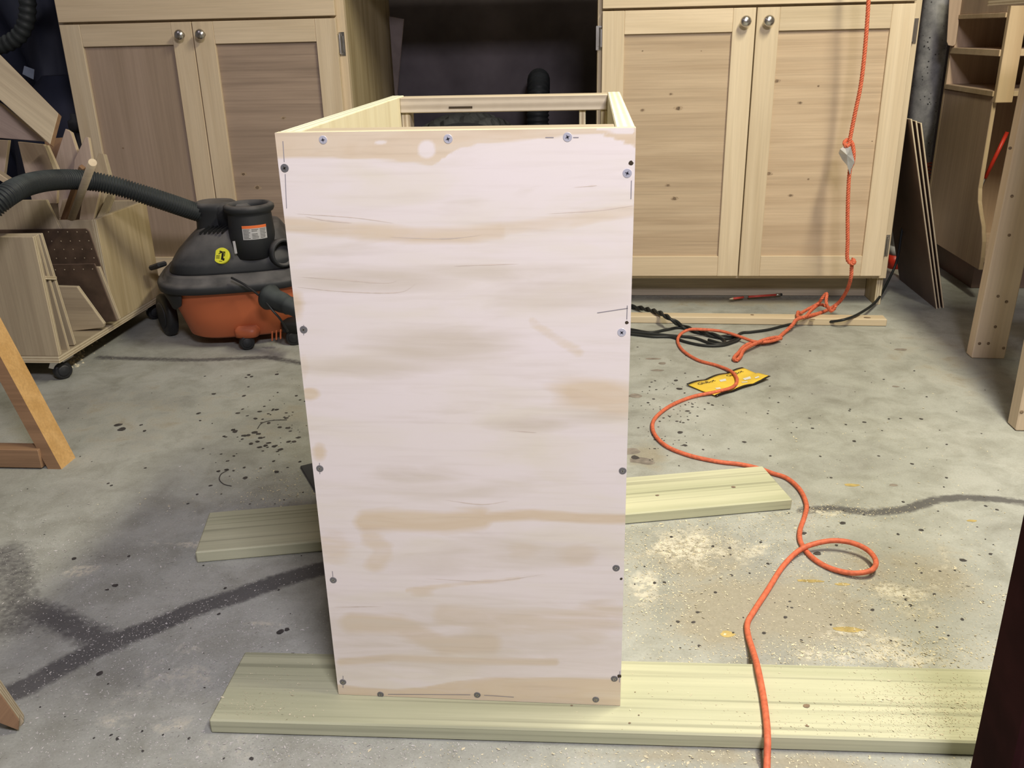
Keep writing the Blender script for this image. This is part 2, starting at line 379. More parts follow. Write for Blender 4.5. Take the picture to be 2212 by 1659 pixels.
def tube_geo(P, r, n=8, caps=True, V=None, Fc=None):
    V = [] if V is None else V; Fc = [] if Fc is None else Fc
    fr = frames(P); base = len(V)
    for i, (p, (u, v)) in enumerate(zip(P, fr)):
        rr = r(i) if callable(r) else r
        for k in range(n):
            a = 2*math.pi*k/n; V.append(p+u*math.cos(a)*rr+v*math.sin(a)*rr)
    for i in range(len(P)-1):
        for k in range(n):
            a = base+i*n+k; b = base+i*n+(k+1) % n; Fc.append((a, b, b+n, a+n))
    if caps:
        Fc.append(tuple(base+k for k in range(n))[::-1]); Fc.append(tuple(base+(len(P)-1)*n+k for k in range(n)))
    return V, Fc
def tube(name, P, r, mat, parent=None, n=8, **kw):
    V, Fc = tube_geo(P, r, n); return mobj(name, V, Fc, mat, parent, smooth=True, **kw)
def twist(P, R, r, pitch, strands, n=6):
    P = resample(P, pitch/10); fr = frames(P); V, Fc = [], []; s = 0; ph = [0.0]
    for a, b in zip(P[:-1], P[1:]): s += (b-a).length; ph.append(s/pitch*2*math.pi)
    for k in range(strands):
        off = 2*math.pi*k/strands
        Q = [p+u*math.cos(f+off)*R+v*math.sin(f+off)*R for p, (u, v), f in zip(P, fr, ph)]
        tube_geo(Q, r, n, True, V, Fc)
    return V, Fc
def lathe(name, c, prof, mat, parent=None, axis=(0, 0, 1), n=32, smooth=True, **kw):
    ax = Vector(axis).normalized(); u = ax.orthogonal().normalized(); v = ax.cross(u); c = Vector(c)
    V, Fc = [], []
    for r, h in prof:
        for k in range(n):
            a = 2*math.pi*k/n; V.append(c+ax*h+(u*math.cos(a)+v*math.sin(a))*r)
    for i in range(len(prof)-1):
        for k in range(n):
            a = i*n+k; b = i*n+(k+1) % n; Fc.append((a, b, b+n, a+n))
    Fc.append(tuple(range(n))[::-1]); Fc.append(tuple((len(prof)-1)*n+k for k in range(n)))
    o = mobj(name, V, Fc, mat, parent, **kw); fin(o)
    if smooth:
        o.data.polygons.foreach_set('use_smooth', [len(p.vertices) == 4 for p in o.data.polygons])
    return o
def loft(name, rings, mat, parent=None, n=48, rot=0, **kw):
    """rings: (cx, cy, z, rx, ry, e [, tiltx, tilty]) superellipse sections"""
    V, Fc = [], []; c0, s0 = math.cos(rot), math.sin(rot)
    for rg in rings:
        cx, cy, z, rx, ry, e = rg[:6]; tx, ty = rg[6:8] if len(rg) > 6 else (0, 0)
        for k in range(n):
            a = 2*math.pi*k/n; c, s = math.cos(a), math.sin(a)
            x = math.copysign(abs(c)**(2/e), c)*rx; y = math.copysign(abs(s)**(2/e), s)*ry
            V.append(Vector((cx+x*c0-y*s0, cy+x*s0+y*c0, z+x*tx+y*ty)))
    for i in range(len(rings)-1):
        for k in range(n):
            a = i*n+k; b = i*n+(k+1) % n; Fc.append((a, b, b+n, a+n))
    Fc.append(tuple(range(n))[::-1]); Fc.append(tuple((len(rings)-1)*n+k for k in range(n)))
    o = mobj(name, V, Fc, mat, parent, **kw); fin(o)
    o.data.polygons.foreach_set('use_smooth', [len(p.vertices) == 4 for p in o.data.polygons])
    return o
def blob_disc(V, Fc, c, r, u, v, nrm, n=9, asp=1., h=.0006, rot=0):
    b = len(V); ca, sa = math.cos(rot), math.sin(rot)
    for k in range(n):
        a = 2*math.pi*k/n; q = r*random.uniform(.82, 1.15); x = math.cos(a)*q; y = math.sin(a)*q*asp
        x, y = x*ca-y*sa, x*sa+y*ca
        V.append(Vector(c)+u*x+v*y+nrm*h*.6)
    V.append(Vector(c)+nrm*h)
    for k in range(n): Fc.append((b+k, b+(k+1) % n, b+n))
# ================================================================ room
def sdf(px, py, P):
    d = 1e9
    for (ax, ay), (bx, by) in zip(P[:-1], P[1:]):
        vx, vy = bx-ax, by-ay; t = np.clip(((px-ax)*vx+(py-ay)*vy)/(vx*vx+vy*vy), 0, 1)
        d = np.minimum(d, np.hypot(px-ax-t*vx, py-ay-t*vy))
    return d
def pxline(P): return [tuple(fl(x, y).to_2d()) for x, y in P]
def axis_lines(a, b, c, d, fine, coarse):
    L = list(np.arange(a, b, coarse))+list(np.arange(b, c, fine))+list(np.arange(c, d, coarse))+[d]
    return np.array(L)
gx = axis_lines(-3.0, -1.9, 1.3, 2.6, .0125, .15); gy = axis_lines(-2.5, .55, 2.95, 3.4, .0125, .15)
GX, GY = np.meshgrid(gx, gy); nx, ny = len(gx), len(gy)
verts = np.stack([GX.ravel(), GY.ravel(), np.zeros(nx*ny)], 1)
ii = (np.arange(ny-1)[:, None]*nx+np.arange(nx-1)[None, :]).ravel()
me = bpy.data.meshes.new('floor'); me.from_pydata(verts.tolist(), [], np.stack([ii, ii+1, ii+nx+1, ii+nx], 1).tolist())
floor = bpy.data.objects.new('floor', me); COL.objects.link(floor); tag(floor, kind='structure'); me.materials.append(M['floor'])
X, Y = GX.ravel(), GY.ravel()
def band(P, wd, soft=None):
    soft = soft or wd*.6
    return np.clip(1-(sdf(X, Y, pxline(P))-wd*.5)/soft, 0, 1)
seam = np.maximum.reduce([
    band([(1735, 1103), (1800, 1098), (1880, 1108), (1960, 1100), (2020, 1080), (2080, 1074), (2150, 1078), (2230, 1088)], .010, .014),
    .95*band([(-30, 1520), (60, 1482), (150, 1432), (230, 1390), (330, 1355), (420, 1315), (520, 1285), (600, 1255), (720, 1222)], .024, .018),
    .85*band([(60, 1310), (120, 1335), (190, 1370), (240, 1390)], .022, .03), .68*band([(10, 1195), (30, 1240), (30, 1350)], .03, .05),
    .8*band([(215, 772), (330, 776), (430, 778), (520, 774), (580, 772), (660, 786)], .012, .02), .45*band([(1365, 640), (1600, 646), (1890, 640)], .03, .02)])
def ell(x, y, rx, ry, s=1.):
    c = fl(x, y); ax = (fl(x+rx, y)-c).length; ay = (fl(x, y+ry)-c).length
    d = np.hypot((X-c.x)/ax, (Y-c.y)/ay); return s*np.clip(1.35-d, 0, 1)
dust = np.maximum.reduce([ell(1480, 1180, 160, 70, .8), ell(1400, 1270, 60, 90, .75), ell(1600, 1190, 110, 60, .6), ell(1950, 1290, 150, 60, .7), ell(1850, 1380, 200, 40, .6),
    ell(1900, 1420, 260, 26, .85), ell(1980, 1200, 160, 60, .5), ell(1560, 1330, 200, 70, .3), ell(1780, 1105, 110, 12, .7), ell(300, 1480, 300, 120, .55), ell(430, 1400, 130, 24, .65), ell(300, 1560, 220, 40, .6), ell(170, 1230, 70, 20, .7), ell(430, 1178, 160, 12, .8), ell(560, 1350, 90, 14, .7), ell(120, 1440, 90, 20, .5),
    ell(600, 1620, 500, 60, .5), ell(1500, 1640, 500, 20, .4), ell(230, 1200, 200, 60, .3), ell(620, 1060, 90, 40, .35), ell(150, 770, 60, 30, .5), ell(200, 740, 40, 26, .6)])
grime = np.maximum.reduce([ell(1650, 1320, 330, 120, .75), ell(1950, 1250, 250, 130, .55), ell(1500, 1200, 170, 90, .6), ell(1600, 1640, 500, 30, .6), ell(2050, 780, 200, 110, .35),
    ell(300, 900, 400, 120, .35), ell(1400, 985, 50, 40, .7), ell(600, 900, 120, 70, .4), ell(1600, 650, 280, 18, .6)])
base = np.zeros((nx*ny, 4), np.float32); base[:, 0] = seam; base[:, 1] = dust; base[:, 2] = grime; base[:, 3] = 1
ca = me.color_attributes.new('mask', 'FLOAT_COLOR', 'POINT'); ca.data.foreach_set('color', base.ravel())
def shell(name, x, y, z, mat): return tag(abox(name, x, y, z, mat, bev=0), kind='structure')
shell('wall_back', (-3, 2.6), (3.4, 3.5), (0, 2.4), M['wall'])
shell('wall_left', (-3.1, -3), (-2.5, 3.5), (0, 2.4), M['wall_grey'])
shell('wall_right', (2.6, 2.7), (-2.5, 3.5), (0, 2.4), M['wall_grey'])
shell('wall_front', (-3.1, 2.7), (-2.6, -2.5), (0, 2.4), M['wall_grey'])
shell('ceiling', (-3.1, 2.7), (-2.6, 3.5), (2.4, 2.5), M['ceiling'])
# steel support column beside the right cabinet
ct_ = aty(2027, 0, 3.27)
colm = lathe('support_column', (ct_.x, 3.27, 0), [(.046, 0), (.046, 2.4)], M['column'], n=40)
tag(colm, 'round steel support column with flaking speckled grey paint behind the leaning sheets', 'column')
# ---------------------------------------------------------------- cabinets
DY, FY, TY = 2.535, 2.555, 2.665   # door face, face frame, toe board
Z0, Z1 = .0948, .7997
SW = .0575                          # stile width
def door(par, x0, x1, panel_mat, knob_left, hinge_left, hinge_zs=(.735, .178), grain='x'):
    pn = abox('door', (x0+.02, x1-.02), (DY+.009, DY+.016), (Z0+.02, Z1-.02), panel_mat, None, par, thick='y', grain=grain)
    pn['label'] = 'framed cabinet door with recessed plywood panel'
    for a in (x0, x1-SW): abox('stile', (a, a+SW), (DY, DY+.019), (Z0, Z1), M['cab_frame'], None, pn, 'y', 'z')
    for z in (Z0, Z1-SW): abox('rail', (x0+SW, x1-SW), (DY+.0006, DY+.0185), (z, z+SW), M['cab_frame_x'], None, pn, 'y', 'x')
    kx = x0+.0275 if knob_left else x1-.0275
    k = lathe('knob', (kx, DY, .767), [(.0075, 0), (.0055, .002), (.0045, .010), (.006, .014), (.0125, .017), (.0142, .021), (.012, .026), (.006, .0285), (.0005, .029)], M['chrome'], pn, axis=(0, -1, 0), n=20)
    k['label'] = 'round brushed nickel knob'
    hx = x0 if hinge_left else x1; s = -1 if hinge_left else 1
    for hz in hinge_zs:
        V, Fc = [], []
        for (a, b, c, d, e, f) in ((.001, .016, -.002, .001, -.030, .030), (.000, .004, -.012, .0, -.022, .022), (.007, .012, -.005, -.001, -.020, .020)):
            bb = len(V)
            for xx in (a, b):
                for yy in (c, d):
                    for zz in (e, f): V.append(Vector((hx+s*xx, FY+yy, hz+zz)))
            for q in ((0, 1, 3, 2), (4, 6, 7, 5), (0, 4, 5, 1), (2, 3, 7, 6), (0, 2, 6, 4), (1, 5, 7, 3)): Fc.append(tuple(bb+i for i in q))
        P = [Vector((hx+s*.004, FY-.008, hz+q)) for q in (-.026, .026)]; tube_geo(P, .004, 8, True, V, Fc)
        h = mobj('hinge', V, Fc, M['chrome'], pn); fin(h); h['label'] = 'small shiny steel hinge'
    return pn
def cabinet(x0, x1, gap, label, pl, prm):
    c = empty('base_cabinet', ((x0+x1)/2, FY, 0), label, 'cabinet')
    e0, e1 = x0-.012, x1+.02
    for a in (e0, e1-.018): abox('side_panel', (a, a+.018), (FY+.019, 3.14), (.0, .955), M['cab_side'], M['edge'], c, 'x', 'z')
    abox('back_panel', (e0+.018, e1-.018), (3.12, 3.14), (.09, .955), M['cab_side'], None, c, 'y', 'z')
    abox('bottom_panel', (e0+.018, e1-.018), (FY+.019, 3.12), (.088, .106), M['cab_side'], None, c)
    for a, b in ((e0, e0+.04), (e1-.04, e1)): abox('frame_stile', (a, b), (FY, FY+.019), (.083, .955), M['cab_frame'], None, c, 'y', 'z')
    for z in ((.083, .115), (.79, .815), (.935, .955)): abox('frame_rail', (e0+.04, e1-.04), (FY+.0005, FY+.0185), z, M['cab_frame_x'], None, c, 'y', 'x')
    abox('toe_board', (e0+.019, e1-.019), (TY, TY+.012), (0.001, .088), M['toe'], None, c, 'y', 'x')
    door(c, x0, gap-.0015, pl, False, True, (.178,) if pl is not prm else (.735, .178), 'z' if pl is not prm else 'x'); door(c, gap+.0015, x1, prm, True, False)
    abox('drawer_front', (x0, x1), (DY, DY+.019), (.806, .93), M['cab_frame_x'], None, c, 'y', 'x')
    return c
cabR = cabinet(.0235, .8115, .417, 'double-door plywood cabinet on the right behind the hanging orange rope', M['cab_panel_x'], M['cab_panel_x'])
cabL = cabinet(-1.4575, -.685, -1.083, 'double-door plywood cabinet on the left behind the wheeled vacuum', M['cab_panel_z'], M['cab_panel_shaded'])
def panel_knots(cab, which, pts):
    d = [c for c in cab.children if c.name.split('.')[0] == 'door'][which]; V, Fc = [], []
    for px, py, r in pts: blob_disc(V, Fc, aty(px, py, DY+.0088), r, Vector((1, 0, 0)), Vector((0, 0, 1)), Vector((0, -1, 0)), n=11, asp=.72, h=.0003)
    mobj('knots', V, Fc, M['knot'], d, kind='stuff')
    V, Fc = [], []
    for px, py, r in pts:
        if r > .003: blob_disc(V, Fc, aty(px, py, DY+.0089), r*2, Vector((1, 0, 0)), Vector((0, 0, 1)), Vector((0, -1, 0)), n=14, asp=.5, h=.0001)
    mobj('knot_rings', V, Fc, plain('knot ring', (.40, .30, .20), .7, scale=200, var=.25), d, kind='stuff')
panel_knots(cabR, 0, [(1449, 203, .0035), (1465, 234, .006), (1443, 400, .0045), (1457, 429, .006), (1388, 238, .004), (1515, 110, .0015), (1388, 110, .002)])
panel_knots(cabR, 1, [(1678, 175, .0055), (1728, 222, .004), (1768, 186, .003), (1661, 375, .0055), (1708, 422, .004), (1746, 387, .003), (1884, 305, .0018)])
panel_knots(cabL, 0, [(266, 320, .003)]); panel_knots(cabL, 1, [(526, 376, .005), (556, 405, .006), (612, 255, .004)])
wt = abox('worktop', (-1.50, .86), (2.49, 3.2), (.956, .99), M['cab_frame_x'], M['edge'])
tag(wt, 'long wooden worktop spanning both plywood cabinets', 'worktop')
# ---------------------------------------------------------------- the unfinished box
BX, BY, BW, BD, BH, BZ = -.2947, .8431, .3339, .5274, .6485, .0205
box = empty('plywood_box', (BX+BW/2, BY+BD/2, BZ), 'tall open-topped plywood box standing in the middle on two treated boards', 'box')
x0, x1, y0, y1, z0, z1 = BX, BX+BW, BY, BY+BD, BZ, BZ+BH
# front panel with a fine face grid carrying the figure of the veneer
npx, npz = 110, 200
us = np.linspace(x0, x1, npx); zs = np.linspace(z0, z1, npz); V, Fc, mk = [], [], []
right_edge = [(0, .0), (.78, .0), (.86, .0012), (.9, .0), (1, .0)]
PIX = [topx((a, y0, b)) for b in zs for a in us]
PX = np.array([p[0] for p in PIX]); PY = np.array([p[1] for p in PIX])
def e2(x, y, rx, ry, s=1., rot=0):
    c, q = math.cos(rot), math.sin(rot); dx, dy = PX-x, PY-y
    u, v = dx*c+dy*q, -dx*q+dy*c
    return s*np.clip(1.5-np.hypot(u/rx, v/ry), 0, 1)
def l2(P, wd, s=1.): return s*np.clip(1.5-sdf(PX, PY, P)/wd, 0, 1)
top_low = np.interp(PX, [590, 720, 850, 905, 935, 960, 985, 1040, 1150, 1240, 1290, 1372], [342, 340, 346, 352, 356, 340, 322, 308, 302, 290, 288, 318])
topband = np.clip((top_low-PY)/5+.5, 0, 1)*np.where((PX > 1290) & (PX < 1372), np.clip((PY-(PX-1290)*.1-284)/4+1, 0, 1), 1)
topband = topband*(1-np.clip(e2(922, 323, 17, 17, 1.3), 0, 1))*(1-np.clip(e2(822, 308, 11, 4, 1.3), 0, 1))
bot_up = np.interp(PX, [720, 790, 860, 920, 980, 1050, 1150, 1260, 1380], [1476, 1484, 1487, 1482, 1470, 1462, 1462, 1464, 1466])
tan = np.maximum.reduce([topband, np.clip((PY-bot_up)/6+.5, 0, 1)*.8,
    l2([(600, 482), (700, 492), (800, 500), (900, 508), (1010, 508), (1080, 500)], 20, .72), l2([(1060, 500), (1150, 488), (1250, 476), (1375, 452)], 18, .55),
    e2(634, 660, 26, 34, .8), e2(668, 850, 22, 14, .95), e2(655, 800, 14, 40, .5), e2(690, 975, 18, 24, .8),
    e2(1280, 850, 110, 34, .85), e2(1340, 868, 70, 36, .8), l2([(1150, 695), (1190, 725), (1250, 760)], 12, .5),
    l2([(790, 1128), (860, 1126), (960, 1130), (1040, 1120)], 26, .85), l2([(1040, 1118), (1150, 1112), (1250, 1118), (1370, 1122)], 13, .9), l2([(800, 1160), (830, 1190), (810, 1215)], 26, .6),
    e2(1130, 1190, 40, 22, .45), e2(1250, 1200, 50, 30, .55), e2(720, 1180, 50, 40, .55), l2([(880, 1275), (980, 1262), (1120, 1250)], 6, .6), e2(910, 1278, 28, 12, .6),
    l2([(760, 1345), (860, 1350), (960, 1395), (1060, 1390)], 26, .75), l2([(960, 1330), (1100, 1345), (1300, 1340)], 30, .6), l2([(735, 1430), (850, 1420), (1000, 1427), (1200, 1430)], 9, .75),
    e2(1290, 1340, 90, 50, .55)])
soft = np.maximum.reduce([e2(800, 605, 190, 24, .9), e2(1080, 590, 200, 18, .6), e2(950, 745, 150, 38, .8), e2(790, 795, 140, 22, .7), e2(1150, 915, 90, 16, .9), e2(1280, 905, 90, 14, .6),
    e2(980, 1060, 180, 20, .6), e2(1000, 1380, 350, 80, .55), e2(900, 1030, 90, 22, .6), e2(1200, 630, 160, 40, .5), e2(1000, 440, 60, 14, .4), e2(760, 1460, 60, 14, .4), e2(1100, 1200, 250, 40, .5), e2(740, 540, 100, 12, .3)])
for j, b in enumerate(zs):
    for i, a in enumerate(us):
        V.append(Vector((a, y0, b)))
for j in range(npz-1):
    for i in range(npx-1):
        a = j*npx+i; Fc.append((a, a+1, a+npx+1, a+npx))
nf = len(V); TB = .012
rim = [j for j in range(npx)]+[j*npx+npx-1 for j in range(1, npz)]+[(npz-1)*npx+i for i in range(npx-2, -1, -1)]+[j*npx for j in range(npz-2, 0, -1)]
for k in rim: V.append(V[k]+Vector((0, TB, 0)))
m_ = len(rim); mi = [0]*len(Fc)
for k in range(m_):
    a, b = rim[k], rim[(k+1) % m_]; Fc.append((b, a, nf+k, nf+(k+1) % m_)); mi.append(1)
Fc.append(tuple(nf+k for k in range(m_))[::-1]); mi.append(1)
front = mobj('front_panel', V, Fc, [M['front'], M['box_in']], box, mi, origin=(BX+BW/2, BY+BD/2, BZ)); fin(front)
front['label'] = 'pinkish white sanded plywood panel with tan veneer bands'
colr = np.zeros((len(V), 4), np.float32); colr[:nf, 0] = tan; colr[:nf, 1] = soft; colr[:, 3] = 1
front.data.color_attributes.new('mask', 'FLOAT_COLOR', 'POINT').data.foreach_set('color', colr.ravel())
T = .018
sl = abox('side_panel', (x0, x0+T), (y0+TB, y1), (z0, z1), M['box_in'], M['edge_pale'], box, 'x', 'z')
sr_ = abox('side_panel', (x1-T, x1), (y0+TB, y1), (z0, z1), M['box_in'], M['edge_pale'], box, 'x', 'z')
abox('front_rail', (x0+T, x1-T), (y0+TB, y0+TB+.045), (z1-.020, z1-.0015), M['box_rail'], M['edge'], box)
abox('bottom_panel', (x0+T, x1-T), (y0+TB, y1), (z0+.002, z0+.02), M['box_in'], M['edge'], box)
br = abox('back_rail', (x0+T, x1-T), (y1-.035, y1), (z1-.0225, z1-.001), M['box_rail'], M['rail_edge'], box, 'z', 'x')
c = onp(995, 232, (0, y1-.035, 0), Vector((0, 1, 0)))
mobj('slot', [c+Vector((dx, dy, dz)) for dx in (-.017, .017) for dy in (-.0008, .001) for dz in (-.0014, .0014)], [(0, 1, 3, 2), (4, 6, 7, 5), (0, 4, 5, 1), (2, 3, 7, 6), (0, 2, 6, 4), (1, 5, 7, 3)], M['hole'], br)
abox('back_stile', (x0+T, x0+T+.013), (y1-.03, y1-.002), (z0+.02, z1-.0225), M['box_rail'], M['edge'], box, 'x', 'z')
for a in (x1-T-.040, x1-T-.009): abox('back_stile', (a, a+.009), (y1-.03, y1-.002), (z0+.02, z1-.0225), M['box_in'], M['edge'], box, 'x', 'z')
# screws
def cross_head(c, r, mat, ang, parent, proud=.0006):
    nrm = Vector((0, -1, 0)); o = lathe('screw', c, [(r*.97, -.0005), (r, proud*.3), (r*.93, proud), (r*.3, proud*1.1)], mat, parent, axis=nrm, n=18, smooth=False)
    V, Fc = [], []
    for q in (ang, ang+math.pi/2):
        u = Vector((math.cos(q), 0, math.sin(q))); v = Vector((-math.sin(q), 0, math.cos(q))); b = len(V); d = Vector(c)+nrm*(proud+.00035)
        for s, t in ((-1, 0), (-.3, 1), (.3, 1), (1, 0), (.3, -1), (-.3, -1)): V.append(d+u*s*r*.56+v*t*r*.15)
        Fc.append(tuple(b+i for i in range(6))[::-1])
    mobj('recess', V, Fc, M['recess'] if mat is M['screw'] else M['chrome'], o)
    return o
SC = [(698, 302, 0), (968, 300, 1), (1226, 296, 1), (615, 363, 0), (1355, 374, 1), (656, 712, 0), (1343, 718, 1), (691, 1012, 0), (1345, 1017, 0), (720, 1253, 0), (1331, 1227, 0), (741, 1473, 0), (1327, 1466, 0), (822, 1500, 0), (1031, 1501, 0), (1287, 1511, 0)]
for px, py, br_ in SC:
    cross_head(onp(px, py, (0, y0, 0), Vector((0, 1, 0))), .0043 if br_ else .0040, M['screw'] if (br_ or py < 310) else M['screw_dark'], random.uniform(0, 1.5), box)
V, Fc = [], []
for px, py, r in ((1363, 352, .0022), (1354, 697, .0018), (1342, 1250, .0016), (1338, 1460, .0026)):
    blob_disc(V, Fc, onp(px, py, (0, y0, 0), Vector((0, 1, 0))), r, Vector((1, 0, 0)), Vector((0, 0, 1)), Vector((0, -1, 0)), h=.0004)
mobj('screw_holes', V, Fc, M['hole'], box, kind='stuff')
V, Fc = [], []
for L_ in ([(640, 462), (760, 470), (850, 482)], [(660, 468), (700, 476), (760, 482)], [(840, 512), (960, 516), (1040, 508)], [(1180, 462), (1290, 455), (1372, 444)], [(640, 598), (730, 604), (830, 612), (860, 606)], [(640, 620), (740, 630), (860, 632), (900, 612)], [(1240, 405), (1290, 401)], [(960, 1080), (1040, 1090), (1100, 1082)], [(720, 1312), (830, 1310)], [(920, 1250), (1060, 1256), (1180, 1240)], [(1100, 930), (1160, 935)], [(980, 575), (1120, 570)]):
    Q_ = [onp(a, b, (0, y0-.00015, 0), Vector((0, 1, 0))) for a, b in L_]; Q_ = resample(smoothpath(Q_, 5), .004); k = len(V); m2 = len(Q_)
    for i_, q_ in enumerate(Q_): hw = .0006*math.sin(math.pi*(i_+.2)/(m2-.6))*random.uniform(.4, 1.1); V += [q_-Vector((0, 0, hw)), q_+Vector((0, 0, hw))]
    for i_ in range(m2-1): Fc.append((k+2*i_, k+2*i_+2, k+2*i_+3, k+2*i_+1))
mobj('grain_lines', V, Fc, plain('grey tan grain line', (.70, .60, .51), .7), front, kind='stuff')
V, Fc = [], []
for (ax, ay, bx, by) in ((611, 305, 614, 350), (616, 376, 619, 450), (1178, 297, 1196, 297), (1238, 297, 1250, 297), (656, 702, 656, 724), (690, 1000, 691, 1024), (718, 1234, 719, 1246), (741, 1460, 741, 1486), (838, 1500, 1016, 1501), (1046, 1502, 1110, 1506), (1364, 390, 1363, 430), (1355, 660, 1354, 690), (1290, 676, 1356, 666), (1339, 1450, 1338, 1474)):
    a = onp(ax, ay, (0, y0-.0003, 0), Vector((0, 1, 0))); b = onp(bx, by, (0, y0-.0003, 0), Vector((0, 1, 0))); d = (b-a).normalized(); q = Vector((-d.z, 0, d.x))*.0004; k = len(V)
    V += [a-q, b-q, b+q, a+q]; Fc.append((k, k+1, k+2, k+3))
mobj('pencil_marks', V, Fc, M['pencil'], box, kind='stuff')
# ---------------------------------------------------------------- boards on the floor
def board_floor(name, A, B, wid, side, T, mat, label, cat='board', z=0.0005):
    """A->B is one long edge of the top; side=+1 extends to the left of A->B"""
    A, B = Vector((A[0], A[1], z)), Vector((B[0], B[1], z)); d = (B-A).normalized(); nrm = Vector((-d.y, d.x, 0))*side
    Mx = frame(A if side > 0 else A+nrm*wid, d, UZ)
    o = slab(name, Mx, rect((B-A).length, wid), T, mat, mat, None, .002); return tag(o, label, cat)
fbA = fl(450, 1555, .02); fbd = fl(2110, 1603, .02); fbv = (fbd-fbA).normalized()
fb = board_floor('treated_board', fbA, fbA+fbv*1.18, .124, 1, .0195, M['pt'], 'long pale green treated board under the front of the box', z=.0005)
mbA = fl(421, 1193, .02); mbB = fl(1712, 1078, .02)
mb = board_floor('treated_board', mbA, mbB, .126, 1, .0195, M['pt'], 'shorter treated board under the back of the box, its right end raised on sawdust')
def discs(name, pts, z, mat, parent, asp=.7):
    V, Fc = [], []
    for px, py, r in pts: blob_disc(V, Fc, fl(px, py, z), r, Vector((1, 0, 0)), Vector((0, 1, 0)), UZ, asp=asp, h=.0005)
    return mobj(name, V, Fc, mat, parent, kind='stuff')
discs('knots', [(1742, 1525, .0045), (1744, 1568, .0025), (1360, 1562, .0016), (1150, 1290, .001), (1235, 1524, .0015), (1372, 1495, .001), (1380, 1545, .0012)], .0204, M['knot'], fb)
discs('knots', [(1585, 1052, .004), (1420, 1070, .0035)], .0204, M['rust'], mb)
stA = fl(1340, 683, .02); stB = fl(1917, 690, .02)
st = board_floor('wood_strip', stA, stB, .040, 1, .0195, M['scrap_light'], 'narrow knotty pine strip lying before the right cabinet')
discs('knots', [(1755, 690, .0085), (1873, 686, .009), (1625, 680, .006)], .0204, M['knot'], st)
# hardware mat behind the box
pm = [fl(649, 1010, .0), fl(678, 1003, .0), fl(760, 1060, .0), fl(700, 1096, .0)]
mt = slab('rubber_mat', Matrix.Translation(pm[0]+Vector((0, 0, .0008))), [((p-pm[0]).x, (p-pm[0]).y) for p in pm][::-1], .003, M['mat_grey'], M['mat_grey'])
tag(mt, 'dark grey mat corner peeking out from behind the left side of the box', 'mat')
# ---------------------------------------------------------------- orange rope and cord
HY = 2.38
_t = aty(1880, -140, HY)
hang = [Vector((_t.x+.02, HY, 2.395)), Vector((_t.x+.012, HY, 1.6)), Vector((_t.x+.004, HY, 1.1)), _t, aty(1876, 0, HY), aty(1869, 100, HY), aty(1860, 180, HY), aty(1848, 240, HY), aty(1838, 290, HY), aty(1834, 312, HY-.004)]
k1 = [aty(1829, 316, HY-.01), aty(1824, 308, HY-.002), aty(1832, 302, HY+.006), aty(1841, 310, HY), aty(1844, 330, HY-.006), aty(1842, 352, HY-.004), aty(1836, 366, HY)]
low = [aty(1833, 400, HY), aty(1831, 460, HY), aty(1831, 520, HY), aty(1830, 556, HY), aty(1834, 566, HY), aty(1842, 570, HY-.008), aty(1846, 566, HY), aty(1842, 560, HY+.008), aty(1840, 574, HY+.004), aty(1838, 600, HY+.005), aty(1830, 626, 2.42), aty(1815, 650, 2.45)]
flr = [fl(1798, 664, .03), fl(1778, 674, .022), fl(1750, 682, .027), fl(1722, 690, .027), fl(1712, 702, .02), fl(1695, 718, .006), fl(1675, 734, .006), fl(1650, 740, .006), fl(1622, 742, .006), fl(1606, 750, .006), fl(1596, 762, .006), fl(1588, 770, .006), fl(1586, 776, .006), fl(1592, 778, .006), fl(1600, 770, .007), fl(1606, 757, .013), fl(1622, 747, .015), fl(1650, 735, .015), fl(1676, 729, .015), fl(1688, 731, .011)]
P = smoothpath(hang+k1+low+flr, 8)
V, Fc = twist(P, .0028, .0025, .019, 3)
loop2 = [fl(1806, 660, .045), fl(1795, 672, .03), fl(1785, 655, .055), fl(1786, 634, .075), fl(1775, 645, .06), fl(1768, 655, .045), fl(1745, 668, .03), fl(1730, 676, .028), fl(1724, 674, .028), fl(1724, 684, .028), fl(1740, 684, .03), fl(1752, 671, .034), fl(1772, 658, .036), fl(1800, 668, .03), fl(1802, 662, .036)]
V2, F2 = twist(smoothpath(loop2, 8), .0022, .0025, .021, 3)
n0 = len(V); V += V2; Fc += [tuple(i+n0 for i in f) for f in F2]
rope = mobj('rope', V, Fc, M['rope'], smooth=True, origin=fl(1730, 680))
tag(rope, 'twisted orange rope hanging before the right cabinet, knotted and tangled on the floor', 'rope')
tape = mobj('tape_scrap', [aty(x, y, HY+d) for x, y, d in ((1815, 322, -.012), (1824, 316, -.004), (1838, 318, -.016), (1842, 336, -.012), (1846, 350, -.018), (1838, 366, -.006), (1836, 378, -.012), (1830, 358, -.018), (1820, 345, -.006), (1830, 335, -.022), (1812, 330, .0))],
    [(0, 1, 9), (1, 2, 9), (2, 3, 9), (3, 4, 9), (4, 5, 9), (5, 6, 7), (5, 7, 9), (7, 8, 9), (8, 10, 9), (10, 0, 9)], M['foil'])
sm = tape.modifiers.new('thick', 'SOLIDIFY'); sm.thickness = .001
tag(tape, 'crumpled silvery tape scrap caught in the knot of the hanging rope', 'tape')
r_ = .004
